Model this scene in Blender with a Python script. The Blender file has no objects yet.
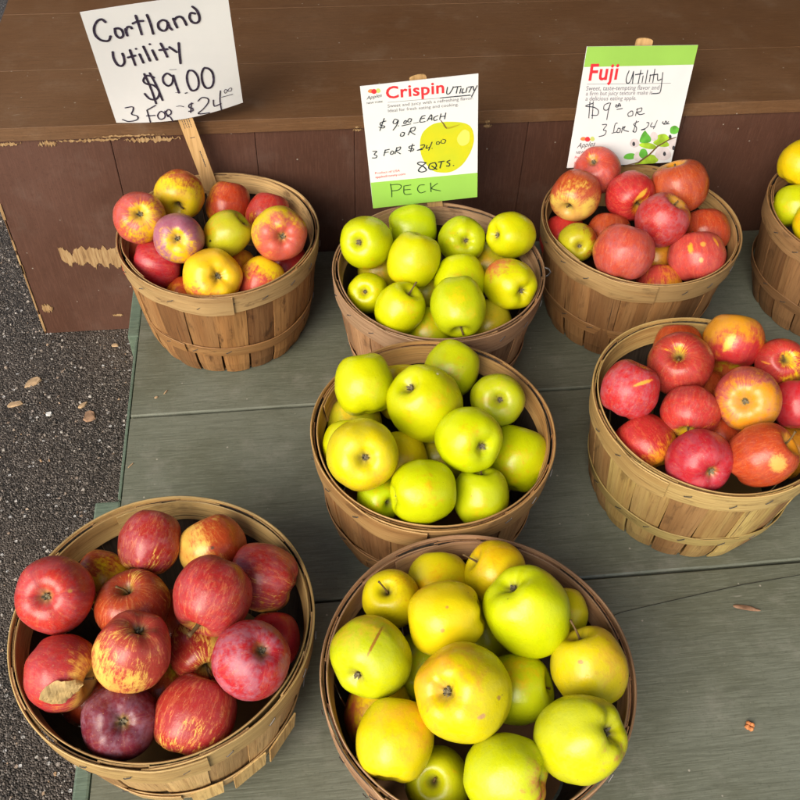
import bpy, bmesh, math, random
from mathutils import Vector, Matrix, noise
R = math.radians
sc = bpy.context.scene
col = sc.collection

# ---------------------------------------------------------------- camera
cd = bpy.data.cameras.new('camera'); cam = bpy.data.objects.new('camera', cd); col.objects.link(cam)
cd.sensor_width = 36; cd.sensor_height = 36; cd.sensor_fit = 'HORIZONTAL'
cd.lens = 36*924.232/800; cd.clip_start = .02; cd.clip_end = 400
cr = Vector((.99352237, -.11036188, .0270843)); cu = Vector((.06483806, .74627754, .66246951)); cf = Vector((.09332379, .65642219, -.74859908))
cam.matrix_world = Matrix(((cr.x, cu.x, -cf.x, 0), (cr.y, cu.y, -cf.y, 0), (cr.z, cu.z, -cf.z, .99251771), (0, 0, 0, 1)))
sc.camera = cam
sc.render.resolution_x = 1024; sc.render.resolution_y = 1024

# ---------------------------------------------------------------- light
SUN_EL, SUN_AZ = 36, 220          # azimuth the light comes from, degrees clockwise from +Y
w = bpy.data.worlds.new('World'); sc.world = w; w.use_nodes = True
wn = w.node_tree.nodes; wl = w.node_tree.links
sky = wn.new('ShaderNodeTexSky'); sky.sky_type = 'NISHITA'; sky.sun_disc = False
sky.sun_elevation = R(SUN_EL); sky.sun_rotation = R(SUN_AZ); sky.air_density = 1.0; sky.dust_density = 3.0; sky.ozone_density = .6
wl.new(sky.outputs[0], wn['Background'].inputs[0]); wn['Background'].inputs[1].default_value = .15
sd = bpy.data.lights.new('sun', 'SUN'); sun = bpy.data.objects.new('sun', sd); col.objects.link(sun)
sd.energy = 2.5; sd.angle = R(46); sd.color = (1, .965, .91)
a = R(SUN_AZ); e = R(SUN_EL)
dvec = Vector((math.sin(a)*math.cos(e), math.cos(a)*math.cos(e), math.sin(e)))
sun.rotation_euler = dvec.to_track_quat('Z', 'Y').to_euler()
sc.view_settings.view_transform = 'Standard'; sc.view_settings.look = 'None'
sc.view_settings.exposure = .52; sc.view_settings.gamma = 1; sc.view_settings.use_curve_mapping = False
sc.view_settings.use_white_balance = True; sc.view_settings.white_balance_temperature = 6600; sc.view_settings.white_balance_tint = 6

# ---------------------------------------------------------------- helpers
def tag(o, label=None, cat=None, group=None, kind=None):
    if label: o['label'] = label
    if cat: o['category'] = cat
    if group: o['group'] = group
    if kind: o['kind'] = kind
    return o
def empty(name, loc=(0, 0, 0), label=None, cat=None, group=None):
    o = bpy.data.objects.new(name, None); o.empty_display_size = .05; o.location = loc; col.objects.link(o)
    return tag(o, label, cat, group)
def link(name, me, mat, parent=None, smooth=False):
    o = bpy.data.objects.new(name, me); col.objects.link(o)
    if mat is not None and not me.materials: me.materials.append(mat)
    if parent is not None: o.parent = parent
    if smooth: me.polygons.foreach_set('use_smooth', [True]*len(me.polygons))
    return o
def obj(name, bm, mat, parent=None, smooth=False):
    me = bpy.data.meshes.new(name); bm.to_mesh(me); bm.free()
    return link(name, me, mat, parent, smooth)
def pydata(name, vs, fs, mat, parent=None, smooth=False):
    me = bpy.data.meshes.new(name); me.from_pydata(vs, [], fs); me.update()
    return link(name, me, mat, parent, smooth)
def add_box(bm, x0, x1, y0, y1, z0, z1, bev=0):
    vs = [bm.verts.new(v) for v in ((x0,y0,z0),(x1,y0,z0),(x1,y1,z0),(x0,y1,z0),(x0,y0,z1),(x1,y0,z1),(x1,y1,z1),(x0,y1,z1))]
    fs = [bm.faces.new([vs[i] for i in q]) for q in ((3,2,1,0),(4,5,6,7),(0,1,5,4),(1,2,6,5),(2,3,7,6),(3,0,4,7))]
    if bev:
        es = list({e for f in fs for e in f.edges})
        bmesh.ops.bevel(bm, geom=es, offset=bev, segments=2, affect='EDGES', profile=.6)
def wavy_board(x0, x1, y0, y1, z0, z1, seed, amp=.0012, n=70, ny=6, bev=.002):
    """a plank lying flat, its top slightly cupped and its edges slightly worn"""
    bm = bmesh.new(); rows = []
    ys = [y0, y0+bev] + [y0+(y1-y0)*k/ny for k in range(1, ny)] + [y1-bev, y1]
    for j, y in enumerate(ys):
        row = []
        for i in range(n+1):
            x = x0+(x1-x0)*i/n
            edge = (j == 0 or j == len(ys)-1)
            zz = z1 - (bev if edge else 0) + amp*.5*noise.noise(Vector((x*3, y*6, seed)))
            yy = y
            if j in (0, 1): yy += amp*noise.noise(Vector((x*9, seed, 1)))
            if j in (len(ys)-1, len(ys)-2): yy += amp*noise.noise(Vector((x*9, seed, 5)))
            row.append(bm.verts.new((x, yy, zz)))
        rows.append(row)
    bot = [[bm.verts.new((v.co.x, v.co.y, z0)) for v in rows[0]], [bm.verts.new((v.co.x, v.co.y, z0)) for v in rows[-1]]]
    for j in range(len(rows)-1):
        for i in range(n): bm.faces.new((rows[j][i], rows[j][i+1], rows[j+1][i+1], rows[j+1][i]))
    for i in range(n):
        bm.faces.new((bot[0][i], bot[0][i+1], rows[0][i+1], rows[0][i]))
        bm.faces.new((rows[-1][i], rows[-1][i+1], bot[1][i+1], bot[1][i]))
    bm.faces.new([r[0] for r in rows][::-1] + [bot[0][0], bot[1][0]][0:1] + [bot[1][0]])
    bm.faces.new([r[-1] for r in rows] + [bot[1][-1], bot[0][-1]])
    bm.faces.new((bot[0][0], bot[1][0], bot[1][-1], bot[0][-1]))
    bmesh.ops.recalc_face_normals(bm, faces=bm.faces)
    return bm
def tube(bm, pts, rads, seg=8, cap=True):
    pts = [Vector(p) for p in pts]; rings = []
    up = Vector((.31, .17, .93))
    for i, p in enumerate(pts):
        d = (pts[min(i+1, len(pts)-1)]-pts[max(i-1, 0)]).normalized()
        s = d.cross(up).normalized(); t = s.cross(d)
        r = rads[i] if isinstance(rads, (list, tuple)) else rads
        rings.append([bm.verts.new(p + (s*math.cos(2*math.pi*k/seg)+t*math.sin(2*math.pi*k/seg))*r) for k in range(seg)])
    for a_, b_ in zip(rings, rings[1:]):
        for k in range(seg): bm.faces.new((a_[k], a_[(k+1) % seg], b_[(k+1) % seg], b_[k]))
    if cap: bm.faces.new(rings[0][::-1]); bm.faces.new(rings[-1])

# ---------------------------------------------------------------- material helpers
def srgb(r, g, b):
    f = lambda c: (c/255/12.92) if c/255 <= .04045 else ((c/255+.055)/1.055)**2.4
    return (f(r), f(g), f(b), 1)
class NT:
    def __init__(s, name):
        s.m = bpy.data.materials.new(name); s.m.use_nodes = True; s.t = s.m.node_tree; s.n = s.t.nodes; s.b = s.n['Principled BSDF']
    def put(s, i, v):
        if isinstance(v, bpy.types.NodeSocket): s.t.links.new(v, i)
        elif v is not None: i.default_value = v
    def node(s, ty, ins=(), **kw):
        n = s.n.new(ty)
        for k, v in kw.items(): setattr(n, k, v)
        for k, v in (ins.items() if isinstance(ins, dict) else enumerate(ins)): s.put(n.inputs[k], v)
        return n
    def math(s, op, a, b=None, c=None, clamp=False):
        n = s.n.new('ShaderNodeMath'); n.operation = op; n.use_clamp = clamp
        s.put(n.inputs[0], a); s.put(n.inputs[1], b); s.put(n.inputs[2], c); return n.outputs[0]
    def vmath(s, op, a, b=None, scale=None):
        n = s.n.new('ShaderNodeVectorMath'); n.operation = op; s.put(n.inputs[0], a); s.put(n.inputs[1], b)
        if scale is not None: s.put(n.inputs['Scale'], scale)
        return n.outputs['Value'] if op in ('DOT_PRODUCT', 'LENGTH', 'DISTANCE') else n.outputs[0]
    def mix(s, f, a, b, mode='MIX'):
        n = s.n.new('ShaderNodeMix'); n.data_type = 'RGBA'; n.blend_type = mode; n.clamp_factor = True
        s.put(n.inputs[0], f); s.put(n.inputs[6], a); s.put(n.inputs[7], b); return n.outputs[2]
    def noise(s, vec, scale, detail=3, rough=.55, dist=0, col=False):
        n = s.n.new('ShaderNodeTexNoise'); s.put(n.inputs['Vector'], vec); s.put(n.inputs['Scale'], scale); s.put(n.inputs['Detail'], detail)
        s.put(n.inputs['Roughness'], rough); s.put(n.inputs['Distortion'], dist); return n.outputs[1 if col else 0]
    def vor(s, vec, scale, feature='F1', out=0, rnd=1):
        n = s.n.new('ShaderNodeTexVoronoi'); n.feature = feature; s.put(n.inputs['Vector'], vec); s.put(n.inputs['Scale'], scale); s.put(n.inputs['Randomness'], rnd); return n.outputs[out]
    def ramp(s, f, *stops, interp='LINEAR'):
        n = s.n.new('ShaderNodeValToRGB'); s.put(n.inputs[0], f); cr_ = n.color_ramp; cr_.interpolation = interp
        while len(cr_.elements) < len(stops): cr_.elements.new(.5)
        for el, (p, c) in zip(cr_.elements, stops):
            el.position = p; el.color = c if isinstance(c, tuple) else (c, c, c, 1)
        return n.outputs[0]
    def step(s, f, a, b, c=0, d=1, smooth=True):
        n = s.n.new('ShaderNodeMapRange'); n.interpolation_type = 'SMOOTHSTEP' if smooth else 'LINEAR'; n.clamp = True
        for i, v in enumerate((f, a, b, c, d)): s.put(n.inputs[i], v)
        return n.outputs[0]
    def mapping(s, vec, scale=(1, 1, 1), loc=(0, 0, 0), rot=(0, 0, 0)):
        n = s.n.new('ShaderNodeMapping'); s.put(n.inputs[0], vec); s.put(n.inputs[1], loc); s.put(n.inputs[2], rot); s.put(n.inputs[3], scale); return n.outputs[0]
    def attr(s, name, which=2, ty='OBJECT'):
        n = s.n.new('ShaderNodeAttribute'); n.attribute_type = ty; n.attribute_name = name; return n.outputs[which]
    def xyz(s, v):
        n = s.n.new('ShaderNodeSeparateXYZ'); s.put(n.inputs[0], v); return n.outputs
    def comb(s, x, y, z):
        n = s.n.new('ShaderNodeCombineXYZ'); s.put(n.inputs[0], x); s.put(n.inputs[1], y); s.put(n.inputs[2], z); return n.outputs[0]
    def tex(s, o='Object'): return s.n.new('ShaderNodeTexCoord').outputs[o]
    def geo(s, o='Position'): return s.n.new('ShaderNodeNewGeometry').outputs[o]
    def bump(s, h, strength=.3, dist=.001, normal=None):
        n = s.n.new('ShaderNodeBump'); s.put(n.inputs['Height'], h); s.put(n.inputs['Strength'], strength); s.put(n.inputs['Distance'], dist); s.put(n.inputs['Normal'], normal); return n.outputs[0]
    def out(s, color=None, rough=None, normal=None, **kw):
        s.put(s.b.inputs['Base Color'], color); s.put(s.b.inputs['Roughness'], rough); s.put(s.b.inputs['Normal'], normal)
        for k, v in kw.items(): s.put(s.b.inputs[k.replace('_', ' ')], v)
        return s.m
def plain(name, c, rough=.6, spec=.4, nscale=None, namp=.15):
    t = NT(name); colr = c
    if nscale: colr = t.mix(t.step(t.noise(t.tex(), nscale, 4), .3, .7), tuple(x*(1-namp) for x in c[:3])+(1,), tuple(min(1, x*(1+namp)) for x in c[:3])+(1,))
    return t.out(colr, rough, Specular_IOR_Level=spec)

# ---- asphalt: dark binder, pale and brown chippings, litter dust
def m_asphalt():
    t = NT('asphalt'); P = t.geo()
    d1 = t.vor(P, 430); c1 = t.vor(P, 430, out=1)
    d2 = t.vor(P, 140); c2 = t.vor(P, 140, out=1)
    r1 = t.xyz(c1)[0]; r2 = t.xyz(c2)[1]
    dust = t.noise(P, 5, 4)
    base = t.ramp(r1, (0, (.010, .008, .007, 1)), (.5, (.044, .033, .026, 1)), (.85, (.11, .088, .072, 1)), (1, (.26, .22, .19, 1)))
    base = t.mix(t.step(t.noise(P, 4.3, 5), .35, .65), base, t.mix(.35, base, (.15, .11, .085, 1)))
    stone = t.math('MULTIPLY', t.step(d2, .42, .3), t.step(t.math('ADD', r2, t.math('MULTIPLY', dust, .25)), .98, 1.02))
    cs = t.ramp(t.xyz(c2)[0], (0, (.30, .27, .24, 1)), (.5, (.55, .52, .50, 1)), (.8, (.34, .22, .14, 1)), (1, (.62, .6, .58, 1)))
    colr = t.mix(stone, base, cs)
    straw = t.math('MULTIPLY', t.step(t.noise(t.mapping(P, (90, 420, 90), rot=(0, 0, .7)), 1, 2), .68, .74), t.step(dust, .5, .65))
    colr = t.mix(straw, colr, (.30, .19, .09, 1))
    h = t.math('ADD', t.math('SUBTRACT', t.math('MULTIPLY', stone, .9), d1), t.math('MULTIPLY', t.noise(P, 60, 3), .8))
    return t.out(colr, t.step(r1, 0, 1, .75, .45), t.bump(h, 1, .004), Specular_IOR_Level=.35)
# ---- painted timber; grain runs along world X (or Z), paint rubbed through in flecks
def m_paint(name, c1, c2, bare, grain_axis='x', fleck=.72, dusty=(.4, .38, .34, 1), dust_amt=.25, rough=.55, bumps=.35, gr_amt=.55):
    t = NT(name); P = t.geo()
    s = {'x': (1, 14, 14), 'z': (14, 14, 1)}[grain_axis]
    g = t.noise(t.mapping(P, tuple(v*(11 if v == 1 else 15) for v in s)), 1, 7, .68, .5)
    g2 = t.noise(t.mapping(P, tuple(v*34 for v in s)), 1, 3, .6)
    big = t.noise(P, 4.5, 5, .6)
    rnd = t.n.new('ShaderNodeObjectInfo').outputs['Random']
    base = t.mix(t.step(big, .32, .68), c1, c2)
    base = t.mix(t.math('MULTIPLY', rnd, .28), base, tuple(x*.7 for x in c1[:3])+(1,))
    base = t.mix(t.math('MULTIPLY', t.step(g, .52, .36), gr_amt), base, tuple(x*.6 for x in c1[:3])+(1,))
    base = t.mix(t.math('MULTIPLY', t.step(g2, .5, .62), .22), base, tuple(min(1, x*1.5) for x in c2[:3])+(1,))
    base = t.mix(t.math('MULTIPLY', t.step(t.noise(P, 240, 3), .55, .7), .3), base, tuple(x*.6 for x in c1[:3])+(1,))
    base = t.mix(t.math('MULTIPLY', t.step(t.noise(P, 17, 6, .7), .5, .8), dust_amt), base, dusty)
    grime = t.math('MULTIPLY', t.step(t.noise(P, 3.1, 6, .7, .8), .52, .7), .35)
    base = t.mix(grime, base, t.vmath('MULTIPLY', base, (.66, .60, .50)))
    scr = t.math('MULTIPLY', t.step(t.noise(t.mapping(P, (26, 260, 26), rot=(0, 0, .25)), 1, 2), .7, .76), t.step(t.noise(P, 8, 3), .52, .62))
    base = t.mix(t.math('MULTIPLY', scr, .5), base, dusty)
    fl = t.math('MULTIPLY', t.step(t.noise(t.mapping(P, tuple(v*16 for v in s)), 1, 4, .7), fleck, fleck+.03), t.step(t.noise(P, 9, 3), .53, .6))
    base = t.mix(fl, base, bare)
    speck = t.math('MULTIPLY', t.step(t.vor(P, 75), .12, .07), t.step(t.xyz(t.vor(P, 75, out=1))[0], .9, .93))
    base = t.mix(t.math('MULTIPLY', speck, .6), base, (.45, .4, .33, 1))
    h = t.math('ADD', t.math('MULTIPLY', g, 1.0), t.math('MULTIPLY', g2, .5))
    h = t.math('SUBTRACT', h, t.math('MULTIPLY', fl, .5))
    return t.out(base, t.step(big, .3, .7, rough, rough+.18), t.bump(h, bumps, .0016), Specular_IOR_Level=.4)
# ---- split basket wood, grain along UV.x ; obj props wood_a / wood_b / wood_mix
def m_basket():
    t = NT('basket_wood'); U = t.tex('UV'); isl = t.geo('Random Per Island')
    off = t.comb(t.math('MULTIPLY', isl, 17.3), t.math('MULTIPLY', isl, 31.7), t.math('MULTIPLY', t.attr('seed', 2), 1.0))
    V = t.vmath('ADD', U, off)
    g = t.noise(t.mapping(V, (16, 330, 1)), 1, 5, .65, .5)
    g2 = t.noise(t.mapping(V, (9, 70, 1)), 1, 5, .6, 1.2)
    blot = t.noise(t.mapping(V, (22, 45, 1)), 1, 5, .65)
    a_, b_ = t.attr('wood_a', 0), t.attr('wood_b', 0)
    base = t.mix(t.step(isl, .15, .85, smooth=False), t.vmath('MULTIPLY', a_, (1.12, 1.1, 1.05)), t.vmath('MULTIPLY', b_, (.82, .8, .78)))
    base = t.mix(t.step(g2, .38, .66), base, t.mix(.45, base, b_))
    base = t.mix(t.math('MULTIPLY', t.step(g, .5, .33), .55), base, t.vmath('MULTIPLY', base, (.45, .38, .32)))
    base = t.mix(t.math('MULTIPLY', t.step(g, .58, .72), .5), base, t.vmath('MULTIPLY', base, (1.45, 1.4, 1.3)))
    # stains and mildew
    st = t.math('MULTIPLY', t.step(blot, .56, .68), t.attr('stain', 2))
    base = t.mix(st, base, t.vmath('MULTIPLY', base, (.28, .24, .26)))
    low = t.step(t.noise(t.mapping(V, (3, 30, 1), loc=(1, 5, 2)), 1, 3), .42, .62)
    base = t.mix(t.math('MULTIPLY', low, .55), base, t.vmath('MULTIPLY', base, (.62, .48, .38)))
    gr = t.math('MULTIPLY', t.step(t.noise(t.mapping(V, (7, 18, 1), loc=(4, 2, 7)), 1, 4), .5, .72), .45)
    base = t.mix(gr, base, t.vmath('MULTIPLY', base, (.72, .78, .72)))
    # thin cracks
    ck = t.step(t.noise(t.mapping(V, (5, 240, 1), loc=(9, 9, 1)), 1, 2), .285, .25)
    base = t.mix(ck, base, (.03, .02, .012, 1))
    h = t.math('SUBTRACT', t.math('ADD', g, t.math('MULTIPLY', g2, .7)), ck)
    return t.out(base, t.step(g, .3, .7, .72, .5), t.bump(h, .55, .0009), Specular_IOR_Level=.3)
# ---- apple skin
def m_apple(name, marks=()):
    t = NT(name); P = t.tex('Object'); seed = t.attr('seed', 2)
    D = t.vmath('NORMALIZE', P); x, y, z = t.xyz(P)
    rxy = t.math('SQRT', t.math('ADD', t.math('MULTIPLY', x, x), t.math('MULTIPLY', y, y)))
    so = t.comb(seed, t.math('MULTIPLY', seed, 1.7), t.math('MULTIPLY', seed, .3))
    Ps = t.vmath('ADD', P, so)
    inv = t.math('DIVIDE', 1, t.math('MAXIMUM', rxy, .05))
    ring = t.comb(t.math('MULTIPLY', x, inv), t.math('MULTIPLY', y, inv), t.math('MULTIPLY', z, .22))
    ringw = t.vmath('ADD', t.vmath('ADD', ring, so), t.vmath('SCALE', t.noise(Ps, 3, 2, col=True), scale=.16))
    st1 = t.noise(ringw, 9, 4, .7); st2 = t.noise(ringw, 24, 3, .7)
    stn = t.math('ADD', t.math('MULTIPLY', st1, .6), t.math('MULTIPLY', st2, .4))
    n1 = t.noise(Ps, 1.7, 4, .55, .3); n2 = t.noise(Ps, 7, 4, .6); n3 = t.noise(Ps, 40, 3, .6)
    dot = t.vmath('DOT_PRODUCT', D, t.attr('blush_dir', 1))
    streak = t.attr('streak', 2)
    m = t.math('ADD', t.math('MULTIPLY', dot, .75), t.math('MULTIPLY', t.math('SUBTRACT', n1, .5), 1.5))
    m = t.math('ADD', m, t.math('MULTIPLY', t.math('MULTIPLY', t.math('SUBTRACT', stn, .5), streak), 6.5))
    m = t.math('ADD', m, t.math('MULTIPLY', t.math('SUBTRACT', n2, .5), .9))
    # the blush fades into the hollows at both ends
    cav = t.step(t.math('ADD', rxy, t.math('MULTIPLY', t.math('SUBTRACT', st1, .5), .5)), .55, .12)
    m = t.math('SUBTRACT', m, t.math('MULTIPLY', cav, t.attr('hollow', 2)))
    th = t.math('MULTIPLY_ADD', t.attr('cover', 2), -2.1, 1.05)
    mask = t.step(t.math('SUBTRACT', m, th), -.38, .30)
    base = t.attr('skin_base', 0); red = t.attr('skin_red', 0)
    base = t.mix(t.step(n1, .35, .65), base, t.mix(.35, base, t.attr('skin_alt', 0)))
    base = t.mix(t.math('MULTIPLY', t.step(n2, .42, .7), .25), base, t.vmath('MULTIPLY', base, (.82, .92, .8)))
    red = t.mix(t.math('MULTIPLY', t.step(t.math('ADD', t.math('MULTIPLY', stn, t.math('ADD', streak, .35)), t.math('MULTIPLY', n2, .5)), .42, .78), .75), red, t.vmath('MULTIPLY', red, (.62, .35, .5)))
    red = t.mix(t.math('MULTIPLY', t.math('MULTIPLY', t.step(stn, .52, .36), t.math('MULTIPLY', streak, 1.2)), .75, clamp=True), red, t.mix(.5, red, (.80, .36, .12, 1)))
    red = t.mix(t.math('MULTIPLY', t.step(n1, .55, .75), .45), red, t.vmath('ADD', t.vmath('MULTIPLY', red, (1.15, 1.2, 1.1)), (.03, .03, .0)))
    fleck_ = t.math('MULTIPLY', t.step(t.noise(Ps, 22, 4, .75), .52, .66), t.step(n2, .4, .65))
    red = t.mix(t.math('MULTIPLY', fleck_, .45), red, t.mix(.45, red, base))
    colr = t.mix(t.math('MULTIPLY', mask, .96), base, red)
    # greenish / russet hollow round the stem and the calyx
    top = t.math('GREATER_THAN', z, 0)
    hol = t.step(t.math('ADD', rxy, t.math('MULTIPLY', t.math('SUBTRACT', st2, .5), .28)), .27, .05)
    colr = t.mix(t.math('MULTIPLY', hol, .75), colr, t.mix(top, (.30, .22, .05, 1), (.23, .20, .04, 1)))
    core = t.step(t.math('ADD', rxy, t.math('MULTIPLY', t.math('SUBTRACT', n3, .5), .10)), .13, .03)
    colr = t.mix(t.math('MULTIPLY', core, .8), colr, (.10, .065, .03, 1))
    # lenticels
    vs = t.vor(Ps, 11.5); vr = t.xyz(t.vor(Ps, 11.5, out=1))[0]
    len_ = t.math('MULTIPLY', t.step(vs, .13, .05), t.math('MULTIPLY', t.step(vr, .25, .4), t.attr('dots', 2)))
    colr = t.mix(len_, colr, t.mix(mask, t.vmath('MULTIPLY', base, (.62, .6, .6)), (.55, .36, .16, 1)))
    # a few brown nicks
    vn = t.vor(Ps, 2.3); vnr = t.xyz(t.vor(Ps, 2.3, out=1))[1]
    nick = t.math('MULTIPLY', t.step(t.math('ADD', vn, t.math('MULTIPLY', n3, .06)), .085, .06), t.math('GREATER_THAN', vnr, .55))
    colr = t.mix(t.math('MULTIPLY', nick, .7), colr, (.16, .09, .02, 1))
    # bloom (natural wax film)
    bl = t.math('MULTIPLY', t.step(t.math('ADD', t.math('MULTIPLY', n1, .6), t.math('MULTIPLY', n2, .5)), .46, .68), t.attr('bloom', 2))
    colr = t.mix(t.math('MULTIPLY', bl, .38), colr, (.46, .30, .40, 1))
    rough = t.math('ADD', t.math('ADD', .30, t.math('MULTIPLY', bl, .25)), t.math('MULTIPLY', t.math('SUBTRACT', n2, .5), .2))
    for (cx, cy, cz), (ux, uy, uz), (vx, vy, vz), mc in marks:
        q = t.vmath('SUBTRACT', D, (cx, cy, cz))
        du = t.vmath('DOT_PRODUCT', q, (ux, uy, uz)); dv = t.vmath('DOT_PRODUCT', q, (vx, vy, vz))
        rr = t.math('SQRT', t.math('ADD', t.math('MULTIPLY', du, du), t.math('MULTIPLY', dv, dv)))
        rr = t.math('ADD', rr, t.math('MULTIPLY', t.math('SUBTRACT', t.noise(Ps, 14, 4, .7), .5), 1.3))
        f = t.math('MULTIPLY', t.step(rr, 1.35, .6), t.math('GREATER_THAN', t.vmath('DOT_PRODUCT', D, (cx, cy, cz)), 0))
        colr = t.mix(t.math('MULTIPLY', f, .9), colr, mc)
    h = t.math('ADD', t.math('MULTIPLY', n2, .4), t.math('MULTIPLY', n3, .05))
    m_ = t.out(colr, rough, t.bump(h, .06, .05), Specular_IOR_Level=.36)
    t.b.inputs['Coat Weight'].default_value = .05; t.b.inputs['Coat Roughness'].default_value = .22
    t.b.inputs['Subsurface Weight'].default_value = .0
    return m_
M = {}
M['asphalt'] = m_asphalt()
M['green'] = m_paint('green_painted_plank', (.116, .120, .082, 1), (.170, .178, .136, 1), (.30, .24, .15, 1), 'x', .74, (.33, .31, .26, 1), .32, .5, .36, .38)
M['green_trim'] = m_paint('green_painted_trim', (.10, .14, .10, 1), (.14, .18, .13, 1), (.28, .22, .12, 1), 'x', .70, (.25, .26, .2, 1), .3)
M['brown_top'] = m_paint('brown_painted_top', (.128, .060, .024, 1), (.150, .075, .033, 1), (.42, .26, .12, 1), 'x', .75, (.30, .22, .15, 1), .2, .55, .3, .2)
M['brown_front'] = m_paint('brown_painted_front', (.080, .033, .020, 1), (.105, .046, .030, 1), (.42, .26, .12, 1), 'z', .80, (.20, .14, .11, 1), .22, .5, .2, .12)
M['basket'] = m_basket()
M['apple'] = m_apple('apple_skin')
t = NT('inner_wood_painted_shade'); U = t.tex('UV'); g = t.noise(t.mapping(U, (16, 330, 1)), 1, 4)
M['inner_shade'] = t.out(t.ramp(g, (.3, (.030, .020, .013, 1)), (.7, (.075, .050, .032, 1))), .8, t.bump(g, .4, .0008))  # inner stave faces coloured darker to paint in the shade inside the baskets
t = NT('bare_wood'); P = t.geo(); g = t.noise(t.mapping(P, (260, 90, 22)), 1, 5, .65, .4)
M['bare'] = t.out(t.ramp(g, (.3, (.16, .08, .03, 1)), (.48, (.34, .20, .085, 1)), (.7, (.46, .31, .15, 1))), .8, t.bump(g, .6, .001))
t = NT('stake_wood'); P = t.tex(); g = t.noise(t.mapping(P, (380, 60, 14)), 1, 4, .6, .3)
M['stake'] = t.out(t.ramp(g, (.3, (.44, .25, .09, 1)), (.6, (.62, .38, .16, 1))), .65, t.bump(g, .3, .0006))
t = NT('paper'); P = t.tex(); M['paper'] = t.out(t.mix(t.step(t.noise(P, 14, 4), .35, .7), (.80, .80, .80, 1), (.76, .762, .765, 1)), .5, t.bump(t.noise(P, 30, 2), .1, .001), Specular_IOR_Level=.35)
t = NT('marker_ink'); P = t.tex(); M['marker'] = t.out(t.mix(t.step(t.noise(P, 520, 2), .45, .7), (.016, .012, .028, 1), (.085, .065, .12, 1)), .5)
M['pen'] = plain('pen_ink', (.012, .018, .035, 1), .5, .4)
M['pen_green'] = plain('pen_on_green', (.02, .06, .02, 1), .5)
M['red'] = plain('red_print', (.75, .035, .05, 1), .45)
M['grey'] = plain('grey_print', (.20, .19, .22, 1), .5)
M['dark'] = plain('dark_print', (.05, .05, .06, 1), .5)
M['band'] = plain('green_band_print', (.33, .60, .10, 1), .45, .4, 9, .05)
t = NT('printed_fruit'); P = t.tex(); M['papple'] = t.out(t.mix(t.step(t.noise(P, 22, 3), .35, .7), (.66, .62, .02, 1), (.56, .60, .03, 1)), .4)
M['papple_dk'] = plain('printed_fruit_hollow', (.44, .38, .02, 1), .4)
M['papple_lt'] = plain('printed_fruit_shine', (.74, .72, .14, 1), .4)
M['pbrown'] = plain('printed_twig_brown', (.16, .09, .04, 1), .5)
M['lorange'] = plain('logo_orange', (.80, .25, .08, 1), .5); M['lgreen'] = plain('logo_green', (.55, .62, .16, 1), .5)
M['lleaf'] = plain('printed_leaf_green', (.12, .42, .05, 1), .5, .4, 60, .3); M['lleaf2'] = plain('printed_leaf_lime', (.38, .60, .04, 1), .5, .4, 60, .3)
M['blossom'] = plain('printed_blossom_pale', (.70, .62, .62, 1), .5, .4, 70, .12)
M['metal'] = plain('dull_wire', (.10, .09, .085, 1), .45, .5); M['metal'].node_tree.nodes['Principled BSDF'].inputs['Metallic'].default_value = .6
M['stem'] = plain('apple_stem', (.13, .075, .028, 1), .7, .3, 120, .4)
M['calyx'] = plain('apple_calyx', (.17, .14, .085, 1), .8, .2, 60, .5)
M['leaf'] = plain('dry_leaf', (.42, .28, .11, 1), .7, .3, 90, .3)
M['chip'] = plain('wood_chip', (.42, .28, .16, 1), .8, .3, 60, .3)
M['rustbit'] = plain('orange_fleck', (.55, .20, .07, 1), .7, .3, 200, .4)
M['white_bit'] = plain('pale_wire_end', (.55, .5, .45, 1), .5)

# ---------------------------------------------------------------- ground, platform, bench
GZ = -.156
bm = bmesh.new(); N = 60
vs = [bm.verts.new((x, y, GZ)) for x, y in ((-60, -60), (60, -60), (60, 60), (-60, 60))]; bm.faces.new(vs)
tag(obj('ground', bm, M['asphalt']), kind='structure')

plat = empty('wooden_platform', (0, .6, GZ), 'low platform of wide worn grey green painted planks under the baskets', 'platform')
ys = [1.2125, .8715, .5585, .245, -.07]
for i in range(4):
    o = obj('plank', wavy_board(-.255, 1.9, ys[i+1]+.0016, ys[i]-.0016, -.028, 0, 3.1*i), M['green'], plat, True)
    o.location = Vector((0, 0, 0))-plat.location
    m = o.modifiers.new('edge', 'EDGE_SPLIT'); m.split_angle = R(35)
# skirt under the planks
bm = bmesh.new(); add_box(bm, -.25, 1.9, -.06, 1.20, GZ, -.030); o = obj('skirt', bm, M['green_trim'], plat); o.location = -plat.location
# left trim: strip with a worn edge, a wide piece at each end and a small block
bm = bmesh.new()
add_box(bm, -.273, -.2565, 1.035, 1.205, GZ, -.002, .002)
o = obj('edge_trim', bm, M['green_trim'], plat); o.location = -plat.location; bm = bmesh.new()
add_box(bm, -.2612, -.2572, .735, 1.033, GZ, -.003, .001)
o = obj('edge_trim', bm, M['green_trim'], plat); o.location = -plat.location; bm = bmesh.new()
add_box(bm, -.2745, -.2572, -.05, .405, GZ, -.003, .003)
o = obj('edge_trim', bm, M['green_trim'], plat); o.location = -plat.location
bm = bmesh.new(); add_box(bm, -.290, -.2572, .700, .7315, GZ, -.004, .003)
o = obj('edge_block', bm, M['green_trim'], plat); o.location = -plat.location
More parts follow.
